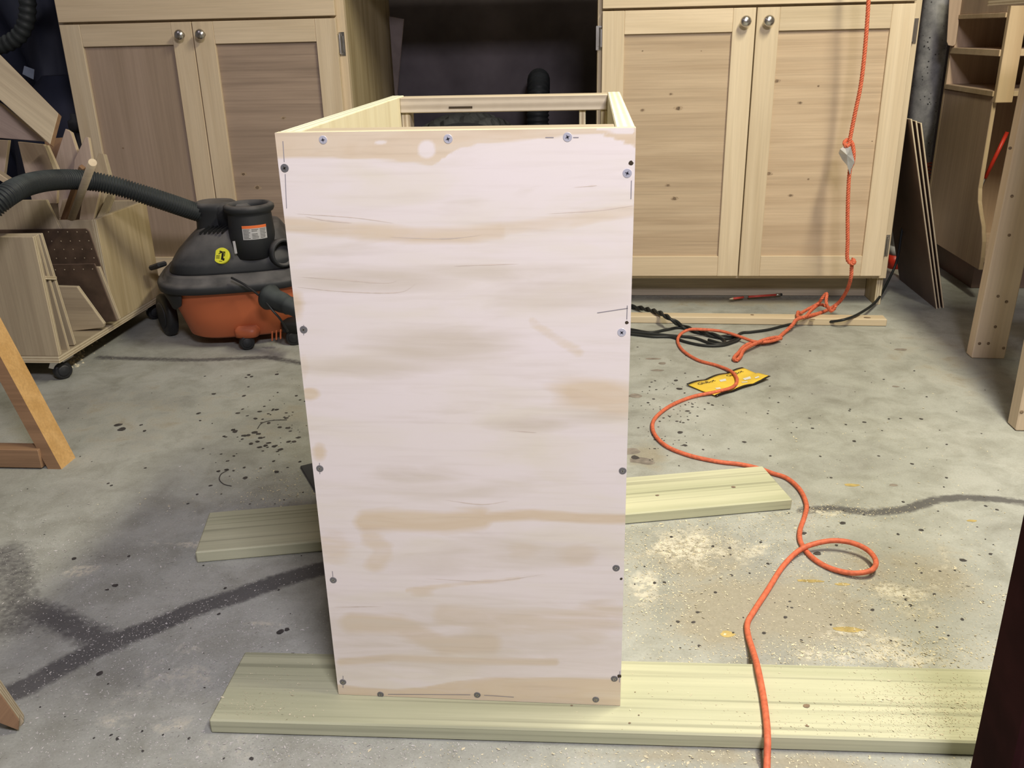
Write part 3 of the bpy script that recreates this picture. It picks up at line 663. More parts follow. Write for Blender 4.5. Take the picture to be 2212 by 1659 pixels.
cordpts = [(1688, 731, .011), (1660, 738, .012), (1630, 738, .012), (1600, 728, .014), (1560, 716, .018), (1520, 712, .020), (1490, 712, .020), (1470, 722, .012), (1464, 738, r_), (1476, 758, r_), (1508, 778, r_), (1550, 790, r_), (1580, 803, .006), (1592, 820, .009), (1583, 836, .009), (1550, 846, .008), (1500, 856, r_), (1455, 873, r_), (1424, 894, r_), (1410, 914, r_), (1414, 938, r_), (1440, 964, r_), (1490, 984, r_), (1550, 997, r_), (1600, 1003, r_), (1640, 1012, .0038), (1668, 1022, r_), (1700, 1033, r_), (1728, 1058, r_), (1742, 1090, r_), (1738, 1116, r_), (1728, 1146, r_), (1730, 1172, r_), (1752, 1202, r_), (1790, 1226, r_), (1840, 1238, .007), (1882, 1232, .012), (1892, 1212, .014), (1874, 1188, .016), (1838, 1172, .018), (1796, 1168, .017), (1752, 1177, .013), (1722, 1192, .008), (1690, 1225, r_), (1660, 1272, r_), (1632, 1315, r_), (1615, 1345, r_), (1616, 1372, r_), (1626, 1405, .010), (1636, 1440, .0245), (1648, 1500, .0245), (1656, 1560, .0245), (1658, 1600, .0245), (1657, 1640, .012), (1656, 1690, .006), (1655, 1760, r_)]
P = resample(smoothpath([fl(a, b, z) for a, b, z in cordpts], 8), .005)
cord = tube('extension_cord', P, r_, M['rope'], None, 10, origin=fl(1500, 900))
tag(cord, 'smooth orange cord snaking over the floor and the front board with one loop', 'cord')
# ---------------------------------------------------------------- black cables
def cable(pts, label, tw=None, r=.0038):
    P = smoothpath([fl(a, b, z) for a, b, z in pts], 8)
    if tw: V, Fc = twist(P, r*.95, r, tw, 2, 8); o = mobj('power_cable', V, Fc, M['cable'], smooth=True)
    else: o = tube('power_cable', resample(P, .006), r, M['cable'], None, 8)
    return tag(o, label, 'cable')
cable([(1300, 655, .008), (1370, 663, .008), (1420, 674, .03), (1450, 690, .032), (1475, 705, .008), (1510, 716, .008), (1560, 728, .008), (1595, 726, .008)], 'twisted pair of black cables crossing the pine strip beside the box', .085)
cable([(1300, 700, .006), (1365, 712, .0045), (1405, 718, .0045), (1440, 712, .0045), (1475, 708, .0045), (1540, 722, .0045), (1565, 736, .0045), (1560, 742, .0045), (1530, 734, .005)], 'black cable strand nearest behind the orange cord bend', None)
cable([(1300, 716, .004), (1365, 722, .004), (1410, 727, .004), (1450, 728, .004), (1480, 738, .004), (1520, 746, .004), (1560, 746, .004), (1588, 738, .004), (1602, 728, .012)], 'black cable sagging in the lowest curve beside the box', None)
cb = smoothpath([aty(1960, 440, 2.80), aty(1948, 500, 2.75), aty(1938, 560, 2.70), aty(1922, 600, 2.66), fl(1895, 648, .02), fl(1862, 674, .0245), fl(1825, 690, .025), fl(1780, 696, .006), fl(1735, 697, .004), fl(1700, 702, .004), fl(1660, 712, .004), fl(1625, 717, .004), fl(1600, 720, .004), fl(1582, 736, .004), fl(1545, 744, .004), fl(1500, 730, .004), fl(1440, 724, .004), fl(1360, 716, .004), fl(1300, 708, .004)], 8)
tag(tube('power_cable', resample(cb, .006), .0038, M['cable'], None, 8), 'single black cable dropping beside the right cabinet and passing the pine strip', 'cable')
# ---------------------------------------------------------------- pencils by the toe board
def pencil(a, b, label, tip):
    A, B = fl(*a, .012), fl(*b, .012); d = (B-A).normalized()
    e = empty('pencil', A, label, 'pencil'); tube('shaft', [A, B], .0037, M['red_paint'], e, 6)
    if tip: tube('ferrule', [B, B+d*.014], .0038, M['chrome'], e, 10); tube('eraser', [B+d*.014, B+d*.019], .0036, M['black'], e, 10)
    else: tube('point', [A, A-d*.012], lambda i: .0036 if i == 0 else .0006, M['scrap_light'], e, 8)
pencil((1617, 641), (1676, 637), 'red pencil with silver ferrule lying at the cabinet toe', True)
pencil((1583, 645), (1606, 642), 'short red pencil stub left of the longer red pencil', False)
# ---------------------------------------------------------------- yellow wrapper
c00, c10, c11, c01 = fl(1482, 834), fl(1603, 798), fl(1664, 822), fl(1548, 860)
def wsurf(u, v):
    p = c00*(1-u)*(1-v)+c10*u*(1-v)+c11*u*v+c01*(1-u)*v
    h = .003+.004*abs(math.sin(u*8+.6))*(.35+.65*abs(2*v-1))+.005*max(0, u-.85)/.15*(v > .5)*v
    return Vector((p.x, p.y, h))
nu, nv = 40, 14; V = [wsurf(i/nu, j/nv) for j in range(nv+1) for i in range(nu+1)]
wr = empty('glue_wrapper', (c00+c11)/2, 'crinkled yellow and black plastic wrapper under the orange cord', 'wrapper')
def sub(name, j0, j1, mat, d=0):
    VV = [wsurf(i/nu, j/nv)+Vector((0, 0, d)) for j in range(j0, j1+1) for i in range(nu+1)]
    FF = [(r*(nu+1)+i, (r+1)*(nu+1)+i, (r+1)*(nu+1)+i+1, r*(nu+1)+i+1) for r in range(j1-j0) for i in range(nu)]
    o = mobj(name, VV, FF, mat, wr, smooth=True); s = o.modifiers.new('thick', 'SOLIDIFY'); s.thickness = .0006; return o
film = sub('film', 1, nv-1, M['yellow']); sub('border', 0, 1, M['film_black']); sub('border', nv-1, nv, M['film_black'])
def text(body, size, mat, parent, to_world, name='lettering', ext=0):
    cu = bpy.data.curves.new('t', 'FONT'); cu.body = body; cu.size = size; cu.resolution_u = 2
    tmp = bpy.data.objects.new('t', cu); COL.objects.link(tmp)
    dg = bpy.context.evaluated_depsgraph_get(); dg.update(); me = bpy.data.meshes.new_from_object(tmp.evaluated_get(dg))
    vs = [to_world(v.co.x, v.co.y) for v in me.vertices]; fs = [tuple(p.vertices) for p in me.polygons]
    bpy.data.objects.remove(tmp); bpy.data.curves.remove(cu)
    return mobj(name, vs, fs, mat, parent) if fs else None
LW = (c10-c00).length
for u0, sz, wtx in ((.09, .16, .30), (.60, .16, .30)):
    text('GluBot', 1, M['film_black'], film, lambda x, y: wsurf(u0+x*wtx/3.0, .27-y*sz)+Vector((0, 0, .0009)))
pr = []
for (u, v, du, dv) in ((.42, .30, .10, .14), (.18, .62, .07, .12), (.72, .55, .12, .16), (.60, .72, .10, .10), (.85, .72, .06, .10), (.40, .85, .12, .04)):
    k = len(pr); pr += [wsurf(u, v)+Vector((0, 0, .0007)), wsurf(u+du, v+.03)+Vector((0, 0, .0007)), wsurf(u+du*.6, v+dv)+Vector((0, 0, .0007)), wsurf(u-.02, v+dv*.7)+Vector((0, 0, .0007))]
mobj('print_patch', pr, [(4*i, 4*i+1, 4*i+2, 4*i+3) for i in range(len(pr)//4)], M['white'], film, kind='stuff')
# ---------------------------------------------------------------- wheeled vacuum
VC = Vector((-.945, 2.29, 0))
vac = empty('shop_vacuum', VC, 'orange and black wheeled shop vacuum beside the left cabinet', 'vacuum')
vx, vy = VC.x, VC.y; ROT = .30
tub = loft('tub', [(vx+.01, vy, .028, .135, .125, 3.2), (vx+.01, vy, .036, .146, .136, 3.4), (vx+.008, vy, .09, .160, .150, 3.6), (vx+.004, vy, .135, .172, .163, 3.6), (vx, vy, .160, .178, .168, 3.6), (vx, vy, .168, .178, .168, 3.6)], M['vac_orange'], vac, rot=ROT)
for dx, dz in ((.055, .075),):
    pass
loft('lid_rim', [(vx, vy, .158, .186, .178, 3.4), (vx, vy, .162, .196, .188, 3.4), (vx, vy, .178, .198, .190, 3.4), (vx, vy, .184, .192, .184, 3.3), (vx, vy, .186, .182, .174, 3.2), (vx, vy, .197, .178, .170, 3.2), (vx, vy, .202, .168, .16, 3.2)], M['vac_black'], vac, rot=ROT)
hd = loft('motor_head', [(vx, vy, .200, .165, .152, 3.4), (vx+.002, vy, .208, .164, .151, 4.5), (vx+.006, vy, .232, .156, .143, 5), (vx+.014, vy+.002, .270, .126, .122, 5), (vx+.020, vy+.004, .294, .104, .106, 5), (vx+.026, vy+.005, .300, .094, .096, 4.4), (vx+.03, vy+.005, .302, .08, .08, 4)], M['vac_black'], vac, rot=ROT)
# hose inlet tower (left) and accessory cup (right) on the head
cupc = aty(540, 470, 2.215)
lathe('accessory_cup', (cupc.x, cupc.y, .235), [(.058, 0), (.057, .06), (.054, .105), (.0535, .110), (.060, .114), (.063, .120), (.0625, .127), (.056, .132), (.048, .132), (.046, .118), (.044, .08), (.001, .08)], M['vac_black'], vac, n=40)
tw = aty(468, 470, 2.28)
loft('hose_tower', [(tw.x, tw.y, .235, .058, .055, 2.6), (tw.x, tw.y, .300, .050, .048, 2.6), (tw.x, tw.y, .335, .048, .047, 2.4), (tw.x, tw.y, .343, .054, .050, 2.4), (tw.x, tw.y, .356, .054, .050, 2.4), (tw.x, tw.y, .362, .045, .042, 2.4)], M['vac_black'], vac)
br1 = loft('carry_bridge', [(tw.x+.055, tw.y-.02, .300, .05, .03, 2.6), (tw.x+.055, tw.y-.02, .352, .05, .03, 2.6), (tw.x+.055, tw.y-.02, .360, .04, .022, 2.6)], M['vac_black'], vac)
c = aty(455, 441, 2.26); lathe('latch', c, [(.008, -.002), (.009, .0), (.006, .003)], M['label_orange'], vac, n=16)
# blower port on the right
bp_ = aty(608, 545, 2.20); d = Vector((.75, -.65, .02)).normalized()
lathe('blower_port', bp_-d*.05, [(.030, 0), (.031, .045), (.036, .050), (.036, .066), (.030, .068), (.027, .05), (.026, .02), (.001, .02)], M['vac_black'], vac, axis=d, n=28)
# vents on the head
vent = []
for i in range(6):
    a = aty(432+i*9.5, 505-i*1.2, 2.178-.002*i); b = aty(452+i*9.2, 490-i*.6, 2.225-.002*i)
    plank('vent_slot', a, b, .0035, .006, (0, 0, 1), M['black'], M['black'], vac, bev=0)
# side latch and front notch
la = aty(405, 668, 2.19); V, Fc = [], []; segs = 12
for (z_, rx_, ry_, e_) in ((.165, .188, .180, 3.4), (.150, .184, .175, 3.6), (.128, .176, .167, 3.6), (.112, .171, .161, 3.6)):
    lo_ = 196 if z_ > .13 else 200; hi_ = 238 if z_ > .14 else (232 if z_ > .12 else 214)
    for k in range(segs+1):
        a = math.radians(lo_+(hi_-lo_)*k/segs); c_, s_ = math.cos(a), math.sin(a)
        xx = math.copysign(abs(c_)**(2/e_), c_)*rx_; yy = math.copysign(abs(s_)**(2/e_), s_)*ry_
        V.append(Vector((vx+xx*math.cos(ROT)-yy*math.sin(ROT), vy+xx*math.sin(ROT)+yy*math.cos(ROT), z_)))
for r in range(3):
    for k in range(segs): Fc.append((r*(segs+1)+k, r*(segs+1)+k+1, (r+1)*(segs+1)+k+1, (r+1)*(segs+1)+k))
lt = mobj('lid_latch', V, Fc, M['vac_black'], vac, smooth=True); so = lt.modifiers.new('thick', 'SOLIDIFY'); so.thickness = .004; so.offset = 0
plank('rear_handle', aty(330, 578, 2.32), aty(352, 570, 2.30), .03, .014, (0, 0, 1), M['vac_black'], M['vac_black'], vac, .004)
# wheels
def wheel(name, c, r, wd, ax, par, hub=True):
    ax = Vector(ax).normalized(); c = Vector(c)
    o = lathe(name, c-ax*wd/2, [(r*.80, 0), (r*.96, wd*.1), (r, wd*.3), (r, wd*.7), (r*.96, wd*.9), (r*.80, wd)], M['black'], par, axis=ax, n=32)
    if hub: lathe('hub', c+ax*wd*.5, [(r*.62, -.002), (r*.62, .0015), (r*.50, .002), (r*.2, .0045), (.001, .005)], M['vac_black'], o, axis=ax, n=24)
    return o
wheel('rear_wheel', (-1.150, 2.265, .058), .058, .030, (-.75, -.66, 0), vac)
wheel('rear_wheel', (-.86, 2.50, .058), .058, .030, (.3, 1, 0), vac)
wc = Vector((-.888, 2.148, .0195)); wheel('caster', wc, .0195, .022, (.45, -.9, 0), vac)
loft('caster_housing', [(wc.x, wc.y+.012, .034, .030, .024, 3), (wc.x, wc.y+.015, .052, .032, .026, 3), (wc.x, wc.y+.02, .062, .024, .02, 3)], M['vac_orange'], vac)
wheel('caster', (-.775, 2.19, .022), .022, .026, (.2, -1, 0), vac)
loft('caster_housing', [(-.775, 2.20, .036, .030, .026, 3), (-.78, 2.21, .06, .032, .028, 3), (-.79, 2.22, .07, .022, .02, 3)], M['black'], vac)
# lugs on the tub near the right caster
for i in range(3): plank('tub_rib', aty(588+i*9, 716-i*2, 2.145), aty(588+i*9, 736-i*2, 2.145), .003, .006, (0, -1, 0), M['vac_orange'], M['vac_orange'], tub, .0008)
# stickers
c = aty(478, 552, 0); sc_ = aty(478, 552, 2.148); nrm = Vector((-.10, -.86, .50)).normalized()
st1 = lathe('round_sticker', sc_, [(.0205, -.010), (.0205, .0004)], M['label_yellow'], vac, axis=nrm, n=36)
ux = Vector((1, -.12, 0)); ux = (ux-nrm*ux.dot(nrm)).normalized(); uy = nrm.cross(ux)
V, Fc = [], []
def quad(cx, cz, hw, hh, rot=0):
    k = len(V)
    for a, b in ((-hw, -hh), (hw, -hh), (hw, hh), (-hw, hh)):
        a, b = a*math.cos(rot)-b*math.sin(rot), a*math.sin(rot)+b*math.cos(rot); V.append(sc_+ux*(cx+a)+uy*(cz+b)+nrm*.0009)
    Fc.append((k, k+1, k+2, k+3))
for q in ((.004, -.002, .003, .009), (.008, -.010, .0025, .003), (.002, .009, .008, .0012), (-.003, .006, .005, .001, .5), (.009, .004, .001, .006), (-.008, -.001, .005, .0006), (-.008, -.004, .005, .0006), (-.008, -.007, .005, .0006), (.001, -.015, .004, .0006), (-.002, .011, .004, .0008, -.4)): quad(*q)
mobj('pictogram', V, Fc, M['film_black'], st1, kind='stuff')
def cyl_label(a0, a1, z0_, z1_, r, mat, name, par, rows=None, off=.0006):
    V, Fc = [], []; n = 12
    for zz in (z0_, z1_):
        for i in range(n+1):
            a = a0+(a1-a0)*i/n; rr = r+off; V.append(Vector((cupc.x+math.cos(a)*rr, cupc.y+math.sin(a)*rr, zz)))
    for i in range(n): Fc.append((i, i+1, n+2+i, n+1+i))
    return mobj(name, V, Fc, mat, par)
A0, A1 = math.radians(-92), math.radians(-30)
lb = cyl_label(A0, A1, .285, .320, .0568, M['label_grey'], 'warning_label', vac)
cyl_label(A0, A1, .313, .320, .0568, M['label_orange'], 'label_header', lb, off=.0009)
for col_ in range(3):
    for row in range(7):
        a = A0+(A1-A0)*(.04+col_*.33); b = a+(A1-A0)*random.uniform(.20, .27); zz = .3105-row*.0036
        if random.random() < .93: cyl_label(a, b, zz-.0011, zz, .0568, M['film_black'], 'print_line', lb, off=.0009)
plank('recess_tab', aty(505, 521, 2.148), aty(510, 548, 2.146), .006, .003, (0, -1, 0), M['label_grey'], M['label_grey'], vac, .0005)
# nozzle stored at the front with its strap
n0_, n1_ = aty(578, 640, 2.10), aty(660, 676, 2.04); ad = (n1_-n0_); L = ad.length
nz = lathe('stored_nozzle', n0_, [(.020, -.004), (.031, .0), (.033, .008), (.030, .016), (.026, .026), (.0255, L*.4), (.022, L*.55), (.0235, L*.57), (.021, L*.6), (.020, L), (.015, L+.002)], M['hose'], vac, axis=ad, n=28)
tube('strap', smoothpath([aty(500, 600, 2.10), aty(512, 606, 2.095), aty(530, 616, 2.09), aty(552, 632, 2.085), aty(572, 650, 2.07), aty(590, 672, 2.06), aty(606, 690, 2.065), aty(622, 716, 2.09)], 6), .0028, M['black'], vac, 8)
# ---------------------------------------------------------------- suction hose
hp = smoothpath([(-1.85, 1.72, .022), (-1.72, 1.72, .03), (-1.60, 1.70, .12), aty(-85, 560, 1.69), aty(-70, 520, 1.70), aty(-30, 462, 1.73), aty(20, 418, 1.78), aty(70, 396, 1.90), aty(130, 388, 2.02), aty(190, 390, 2.085), aty(250, 402, 2.12), aty(310, 420, 2.15), aty(365, 438, 2.19), aty(415, 455, 2.24), aty(450, 466, 2.27)], 10)
pit = .0068; hp = resample(hp, pit/4)
V, Fc = tube_geo(hp, lambda i: .0212+(.0026, .0010, -.0030, .0002)[i % 4], 24)
hs = mobj('suction_hose', V, Fc, M['hose'], smooth=True); tag(hs, 'black corrugated suction hose arching over the scrap cart to the vacuum', 'hose')
# ---------------------------------------------------------------- scrap cart on the left
CX = -1.235
cart = empty('scrap_cart', (-1.55, 2.15, 0), 'low plywood lumber cart on casters at the left holding offcuts', 'cart')
abox('base', (-1.95, CX), (1.88, 2.45), (.055, .072), M['scrap'], M['edge'], cart)
zt = atx(70, 512, CX).z
abox('front_panel', (-1.95, CX), (1.881, 1.896), (.072, zt), M['scrap'], M['edge'], cart, 'y', 'z')
abox('bin_front', (-1.62, CX-.012), (2.15, 2.162), (.072, .338), M['scrap'], M['edge'], cart, 'y', 'z')
abox('bin_side', (CX-.012, CX), (2.15, 2.42), (.072, .340), M['cab_side'], M['edge'], cart, 'x', 'z')
abox('bin_back', (-1.62, CX-.012), (2.41, 2.422), (.072, .342), M['scrap'], M['edge'], cart, 'y', 'z')
abox('bin_side', (-1.62, -1.608), (2.162, 2.41), (.072, .340), M['cab_side'], M['edge'], cart, 'x', 'z')
tp = [(100, 618), (166, 620), (224, 700), (222, 708), (100, 722)]
def yplane(Y): return (0, Y, 0), Vector((0, -1, 0))
pxslab('divider', tp, *yplane(2.07), .012, M['scrap'], M['edge'], cart, grain=(1, 0, 0))
for cx_, cy2, rr in ((-1.262, 1.925, .0215), (-1.262, 2.41, .0215), (-1.9, 1.925, .0215), (-1.9, 2.41, .0215)):
    w_ = wheel('caster', (cx_, cy2, rr), rr, .018, (.8, -.6, 0), cart)
    abox('caster_plate', (cx_-.022, cx_+.022), (cy2-.022, cy2+.022), (.049, .055), M['chrome'], None, cart)
    plank('caster_fork', (cx_-.013, cy2-.016, .030), (cx_-.006, cy2-.010, .050), .02, .002, (.6, -.8, 0), M['chrome'], M['chrome'], w_, bev=.0005)
# sheets stored in the slots (each a thing of its own)
def sheet(pts, Y, T, face, edge, label, cat='sheet', n=(0, -1, 0), name='plywood_offcut', grain=(0, 0, 1), group=None):
    o = pxslab(name, pts, (0, Y, 0), n, T, face, edge, None, grain=grain); return tag(o, label, cat, group)
def lean(a, b, x):  # plane holding horizontal x-axis, through low point a and high point b
    a, b = Vector(a), Vector(b); n = (b-a).cross(Vector((1, 0, 0))); n = n if n.y < 0 else -n; return n.normalized()
l1 = lean((CX, 1.926, .073), (CX, 1.9, .354), 0)
o = pxslab('plywood_offcut', [(-60, 512), (79, 508), (148, 758), (-60, 770)], (CX, 1.926, .073), l1, .008, M['scrap'], M['edge'], None, grain=(0, 0, 1)); tag(o, 'plywood sheet right behind the front panel of the cart, leaning forward', 'sheet')
l2_ = lean((CX, 1.952, .073), (CX, 1.915, .354), 0)
o = pxslab('plywood_offcut', [(-60, 508), (88, 506), (161, 746), (-60, 760)], (CX, 1.952, .073), l2_, .009, M['scrap'], M['edge'], None, grain=(0, 0, 1)); tag(o, 'second plywood sheet behind the front panel of the cart, third board from the front', 'sheet')
tag(plank('spacer_block', atx(94, 600, CX-.004), atx(118, 601, CX-.004), .012, .008, (0, 0, 1), M['scrap'], M['edge']), 'small wooden spacer wedged between the leaning front sheets of the cart', 'block')
pgA = sheet([(60, 572), (204, 570), (252, 694), (60, 706)], 2.10, .005, M['hardboard'], M['panel_brown'], 'small dark perforated hardboard sheet standing lowest in the cart', name='pegboard_offcut')
sheet([(180, 577), (214, 577), (258, 690), (180, 712)], 2.112, .009, M['scrap'], M['edge'], 'thin plywood strip showing its edge behind the lower pegboard')
pgB = sheet([(-60, 497), (186, 494), (192, 499), (246, 660), (-60, 672)], 2.122, .005, M['hardboard'], M['panel_brown'], 'wide dark perforated hardboard sheet behind the smaller one', name='pegboard_offcut')
sheet([(-60, 434), (100, 432), (133, 500), (-60, 520)], 2.132, .008, M['scrap'], M['edge'], 'plywood offcut with slanted right end in front of the bin')
def holes(par, rows, Y):
    V, Fc = [], []
    for (xa, ya, xb, yb, n) in rows:
        for i in range(n):
            t = i/(n-1); blob_disc(V, Fc, aty(xa+(xb-xa)*t, ya+(yb-ya)*t, Y)+Vector((0, -.0, 0)), .0017, Vector((1, 0, 0)), Vector((0, 0, 1)), Vector((0, -1, 0)), n=6, h=.0008)
    mobj('peg_holes', V, Fc, M['scrap'], par, kind='stuff')
holes(pgB, [(105, 501, 187, 501, 5), (112, 521, 192, 520, 5), (118, 539, 198, 538, 5), (122, 558, 203, 557, 5)], 2.1215)
holes(pgA, [(120, 583, 200, 581, 5)], 2.0995)
# offcuts standing in the bin
def up_piece(pts, Y, T, face, edge, label, ntilt=(0, -1, .25), g=None):
    return tag(pxslab('wood_offcut', pts, (0, Y, .3), Vector(ntilt).normalized(), T, face, edge, None, grain=(-.1, 0, 1)), label, 'offcut', g)
up_piece([(128, 480), (118, 350), (141, 278), (152, 285), (170, 340), (160, 480)], 2.30, .016, M['scrap_pink'], M['scrap_light'], 'tallest pointed plywood offcut standing at the left of the bin')
up_piece([(152, 480), (160, 345), (184, 296), (190, 296), (198, 345), (196, 480)], 2.27, .013, M['scrap_pink'], M['scrap_light'], 'narrow pointed offcut right behind the round dowel')
up_piece([(196, 480), (206, 350), (213, 330), (223, 332), (235, 376), (214, 480)], 2.25, .018, M['scrap'], M['edge'], 'thick plywood strip standing right of the round dowel')
up_piece([(170, 480), (186, 372), (208, 380), (218, 400), (200, 480)], 2.235, .012, M['scrap_pink'], M['scrap_light'], 'pale pinkish offcut low behind the dowel')
up_piece([(206, 475), (232, 420), (244, 418), (243, 428), (222, 476)], 2.225, .014, M['scrap'], M['edge'], 'short leaning plywood stick at the right corner of the bin')
up_piece([(126, 470), (135, 430), (150, 428), (142, 472)], 2.215, .014, M['scrap_pink'], M['scrap_pink'], 'short brown stick low at the left of the bin')
da, db = aty(152, 480, 2.18), aty(200, 351, 1.90)
dw = tube('dowel', [da, db], .0088, M['scrap'], None, 24); tag(dw, 'round wooden dowel leaning out of the bin in front of the hose', 'dowel')
dwc = lathe('end_grain', db, [(.0086, -.0002), (.0086, .0004)], M['scrap_light'], dw, axis=db-da, n=24)
tag(plank('wood_offcut', aty(136, 480, 2.195), aty(178, 360, 2.12), .012, .012, (0, -1, 0), M['brown_wood'], M['brown_wood']), 'dark brown stick right behind the round dowel', 'offcut')
# big offcuts stacked leaning above the cart
nA = Vector((.15, -.86, .45)).normalized(); pA = aty(60, 220, 2.02)
tag(pxslab('wide_plank', [(-120, 10), (0, 118), (126, 245), (108, 312), (0, 216), (-120, 110)], pA, nA, .018, M['scrap'], M['brown_wood'], None, grain=(1, 0, -.9)), 'wide plywood plank slanting down from the upper left above the cart', 'plank')
plA = Vector((.0, -.7, -.4)).normalized()
tag(pxslab('wood_offcut', [(-80, 175), (0, 226), (98, 306), (60, 303), (-80, 292)], aty(40, 270, 2.05), Vector((0, -1, .1)), .016, M['scrap_pink'], M['scrap'], None, grain=(1, 0, -.6)), 'triangular pinkish offcut right under the wide slanting plank', 'offcut')
tag(pxslab('wood_offcut', [(38, 306), (94, 312), (124, 368), (122, 440), (70, 440)], aty(90, 360, 2.19), Vector((.1, -1, .1)), .014, M['scrap_pink'], M['scrap_light'], None, grain=(.4, 0, -1)), 'pinkish offcut with a knot hole and pale long edge above the hose', 'offcut')
tag(pxslab('wood_offcut', [(-40, 300), (18, 303), (8, 378), (-40, 372)], aty(5, 340, 2.17), Vector((.1, -1, .1)), .014, M['scrap_pink'], M['scrap'], None, grain=(0, 0, 1)), 'grey pink offcut at the left edge under the triangular one', 'offcut')
tag(plank('wood_offcut', aty(-40, 352, 2.05), aty(36, 402, 2.05), .014, .02, (0, -1, 0), M['scrap_light'], M['scrap']), 'pale batten crossing just above the hose at the left edge', 'offcut')
tag(pxslab('wood_offcut', [(95, 314), (103, 314), (128, 370), (118, 376)], aty(100, 340, 2.16), Vector((.1, -1, .1)), .01, M['scrap_light'], M['scrap_light'], None, grain=(.4, 0, -1)), 'slim pale batten standing left of the tallest pointed offcut', 'offcut')
tag(pxslab('wood_offcut', [(95, 300), (150, 296), (166, 420), (110, 430)], aty(130, 360, 2.40), Vector((.1, -1, .1)), .014, M['brown_wood'], M['scrap'], None, grain=(.1, 0, 1)), 'shaded brown offcut rearmost behind the pointed ones', 'offcut')
# sawdust heap by the cart
# ---------------------------------------------------------------- sawhorse leg
sh = empty('sawhorse', fl(135, 1012), 'orange-brown wooden sawhorse with one splayed leg showing at the left edge', 'sawhorse')
f0 = aty(125, 1008, 1.455); f1 = aty(-40, 640, 1.50)
d = (f1-f0).normalized()
def skew(name, a, b, wx, wy, mf, me_, par):
    """leg with level cut foot: box section wx by wy swept a->b"""
    V = []
    for p in (a, b):
        for sx_, sy2 in ((-1, -1), (1, -1), (1, 1), (-1, 1)): V.append(p+Vector((sx_*wx/2, sy2*wy/2, 0)))
    Fc = [(0, 3, 2, 1), (4, 5, 6, 7), (0, 1, 5, 4), (1, 2, 6, 5), (2, 3, 7, 6), (3, 0, 4, 7)]
    o = mobj(name, V, Fc, [mf, me_], par, [0, 0, 1, 0, 1, 0]); fin(o)  # front and back take the darker wood, shade put into the colour
    return o
fa = Vector((f0.x-.012, 1.475, .0)); fb_ = aty(-26, 722, 1.50); fb_ = fa+(fb_-fa)*1.6
lg = skew('leg', fa+Vector((.008, 0, 0)), fb_+Vector((.008, 0, 0)), .027, .050, M['orange_wood'], M['brown_wood'], sh); lg['label'] = 'splayed leg with orange varnished right face and front coloured darker for shade'
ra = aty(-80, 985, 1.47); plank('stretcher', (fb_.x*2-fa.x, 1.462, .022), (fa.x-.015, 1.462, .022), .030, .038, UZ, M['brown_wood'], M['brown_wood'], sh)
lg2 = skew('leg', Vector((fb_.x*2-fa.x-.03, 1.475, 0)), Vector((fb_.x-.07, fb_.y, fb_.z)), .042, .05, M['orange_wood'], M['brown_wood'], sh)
abox('top_beam', (fb_.x-.11, fb_.x+.03), (fb_.y-.5, fb_.y+.03), (fb_.z, fb_.z+.045), M['orange_wood'], None, sh)
# plywood stool corner at the lower left
q0 = fl(48, 1572); pg = empty('plywood_jig', q0, 'plywood leg corner poking in at the bottom left edge', 'jig')
pxslab('leg_board', [(-160, 1290), (0, 1484), (52, 1560), (40, 1578), (-160, 1475)], (q0.x, q0.y+.004, 0), Vector((.5, -.86, 0)), .014, M['scrap'], M['edge'], pg, grain=(1, 0, .9))
pxslab('brace_board', [(-160, 1380), (0, 1498), (42, 1556), (40, 1579), (-160, 1500)], (q0.x, q0.y-.010, 0), Vector((.5, -.86, 0)), .012, M['brown_wood'], M['edge'], pg, grain=(1, 0, .9))
# ---------------------------------------------------------------- right side: leaning sheets
def leaning(i, xb, xt, label):
    a = Vector((xb, 2.535+i*.004, .0)); b = Vector((xb, 2.86, .0)); c = Vector((xt, 2.86, .505)); d = Vector((xt, 2.535+i*.004, .52-i*.006))
    n = (b-a).cross(c-b).normalized(); n = -n if n.x > 0 else n
    Mx = frame(a, (b-a), n); inv = Mx.inverted(); o = slab('plywood_sheet', Mx, [(inv @ p).to_2d() for p in (a, b, c, d)], .005, M['panel_brown'], M['edge'], None, .0008)
    return tag(o, label, 'sheet')
leaning(0, .978, .842, 'thin brown sheet leaning nearest against the right cabinet side')
leaning(1, .988, .855, 'thin brown sheet in the middle of three leaning by the column')
leaning(2, .999, .868, 'thin brown sheet outermost of three leaning by the column')
# red and white jug behind
jc = fl(1938, 572); jg = empty('plastic_jug', (jc.x, 3.0, 0), 'white and red container on the floor behind the leaning sheets', 'container')
loft('body', [(1.022, 3.03, .0, .042, .04, 4), (1.022, 3.03, .045, .044, .042, 4)], M['red'], jg)
loft('band', [(1.022, 3.03, .045, .043, .041, 4), (1.022, 3.03, .075, .043, .041, 4)], M['label_grey'], jg)
loft('label', [(1.022, 3.03, .075, .042, .040, 4), (1.022, 3.03, .15, .040, .038, 4), (1.022, 3.03, .18, .02, .02, 3)], M['white'], jg)
loft('mark', [(1.016, 2.992, .120, .006, .006, 2), (1.016, 2.992, .136, .005, .005, 2)], M['red'], jg)
# coiled pink cord hanging on the unit
cc = aty(2007, 352, 3.20); P = [cc+Vector((.008*math.cos(a*.9), .008*math.sin(a*.9), -a*.0016)) for a in np.arange(0, 36, .4)]
tag(tube('coiled_cord', P, .003, M['rope'], None, 6), 'small coiled salmon cord hanging between the sheets and the shop unit', 'cord')
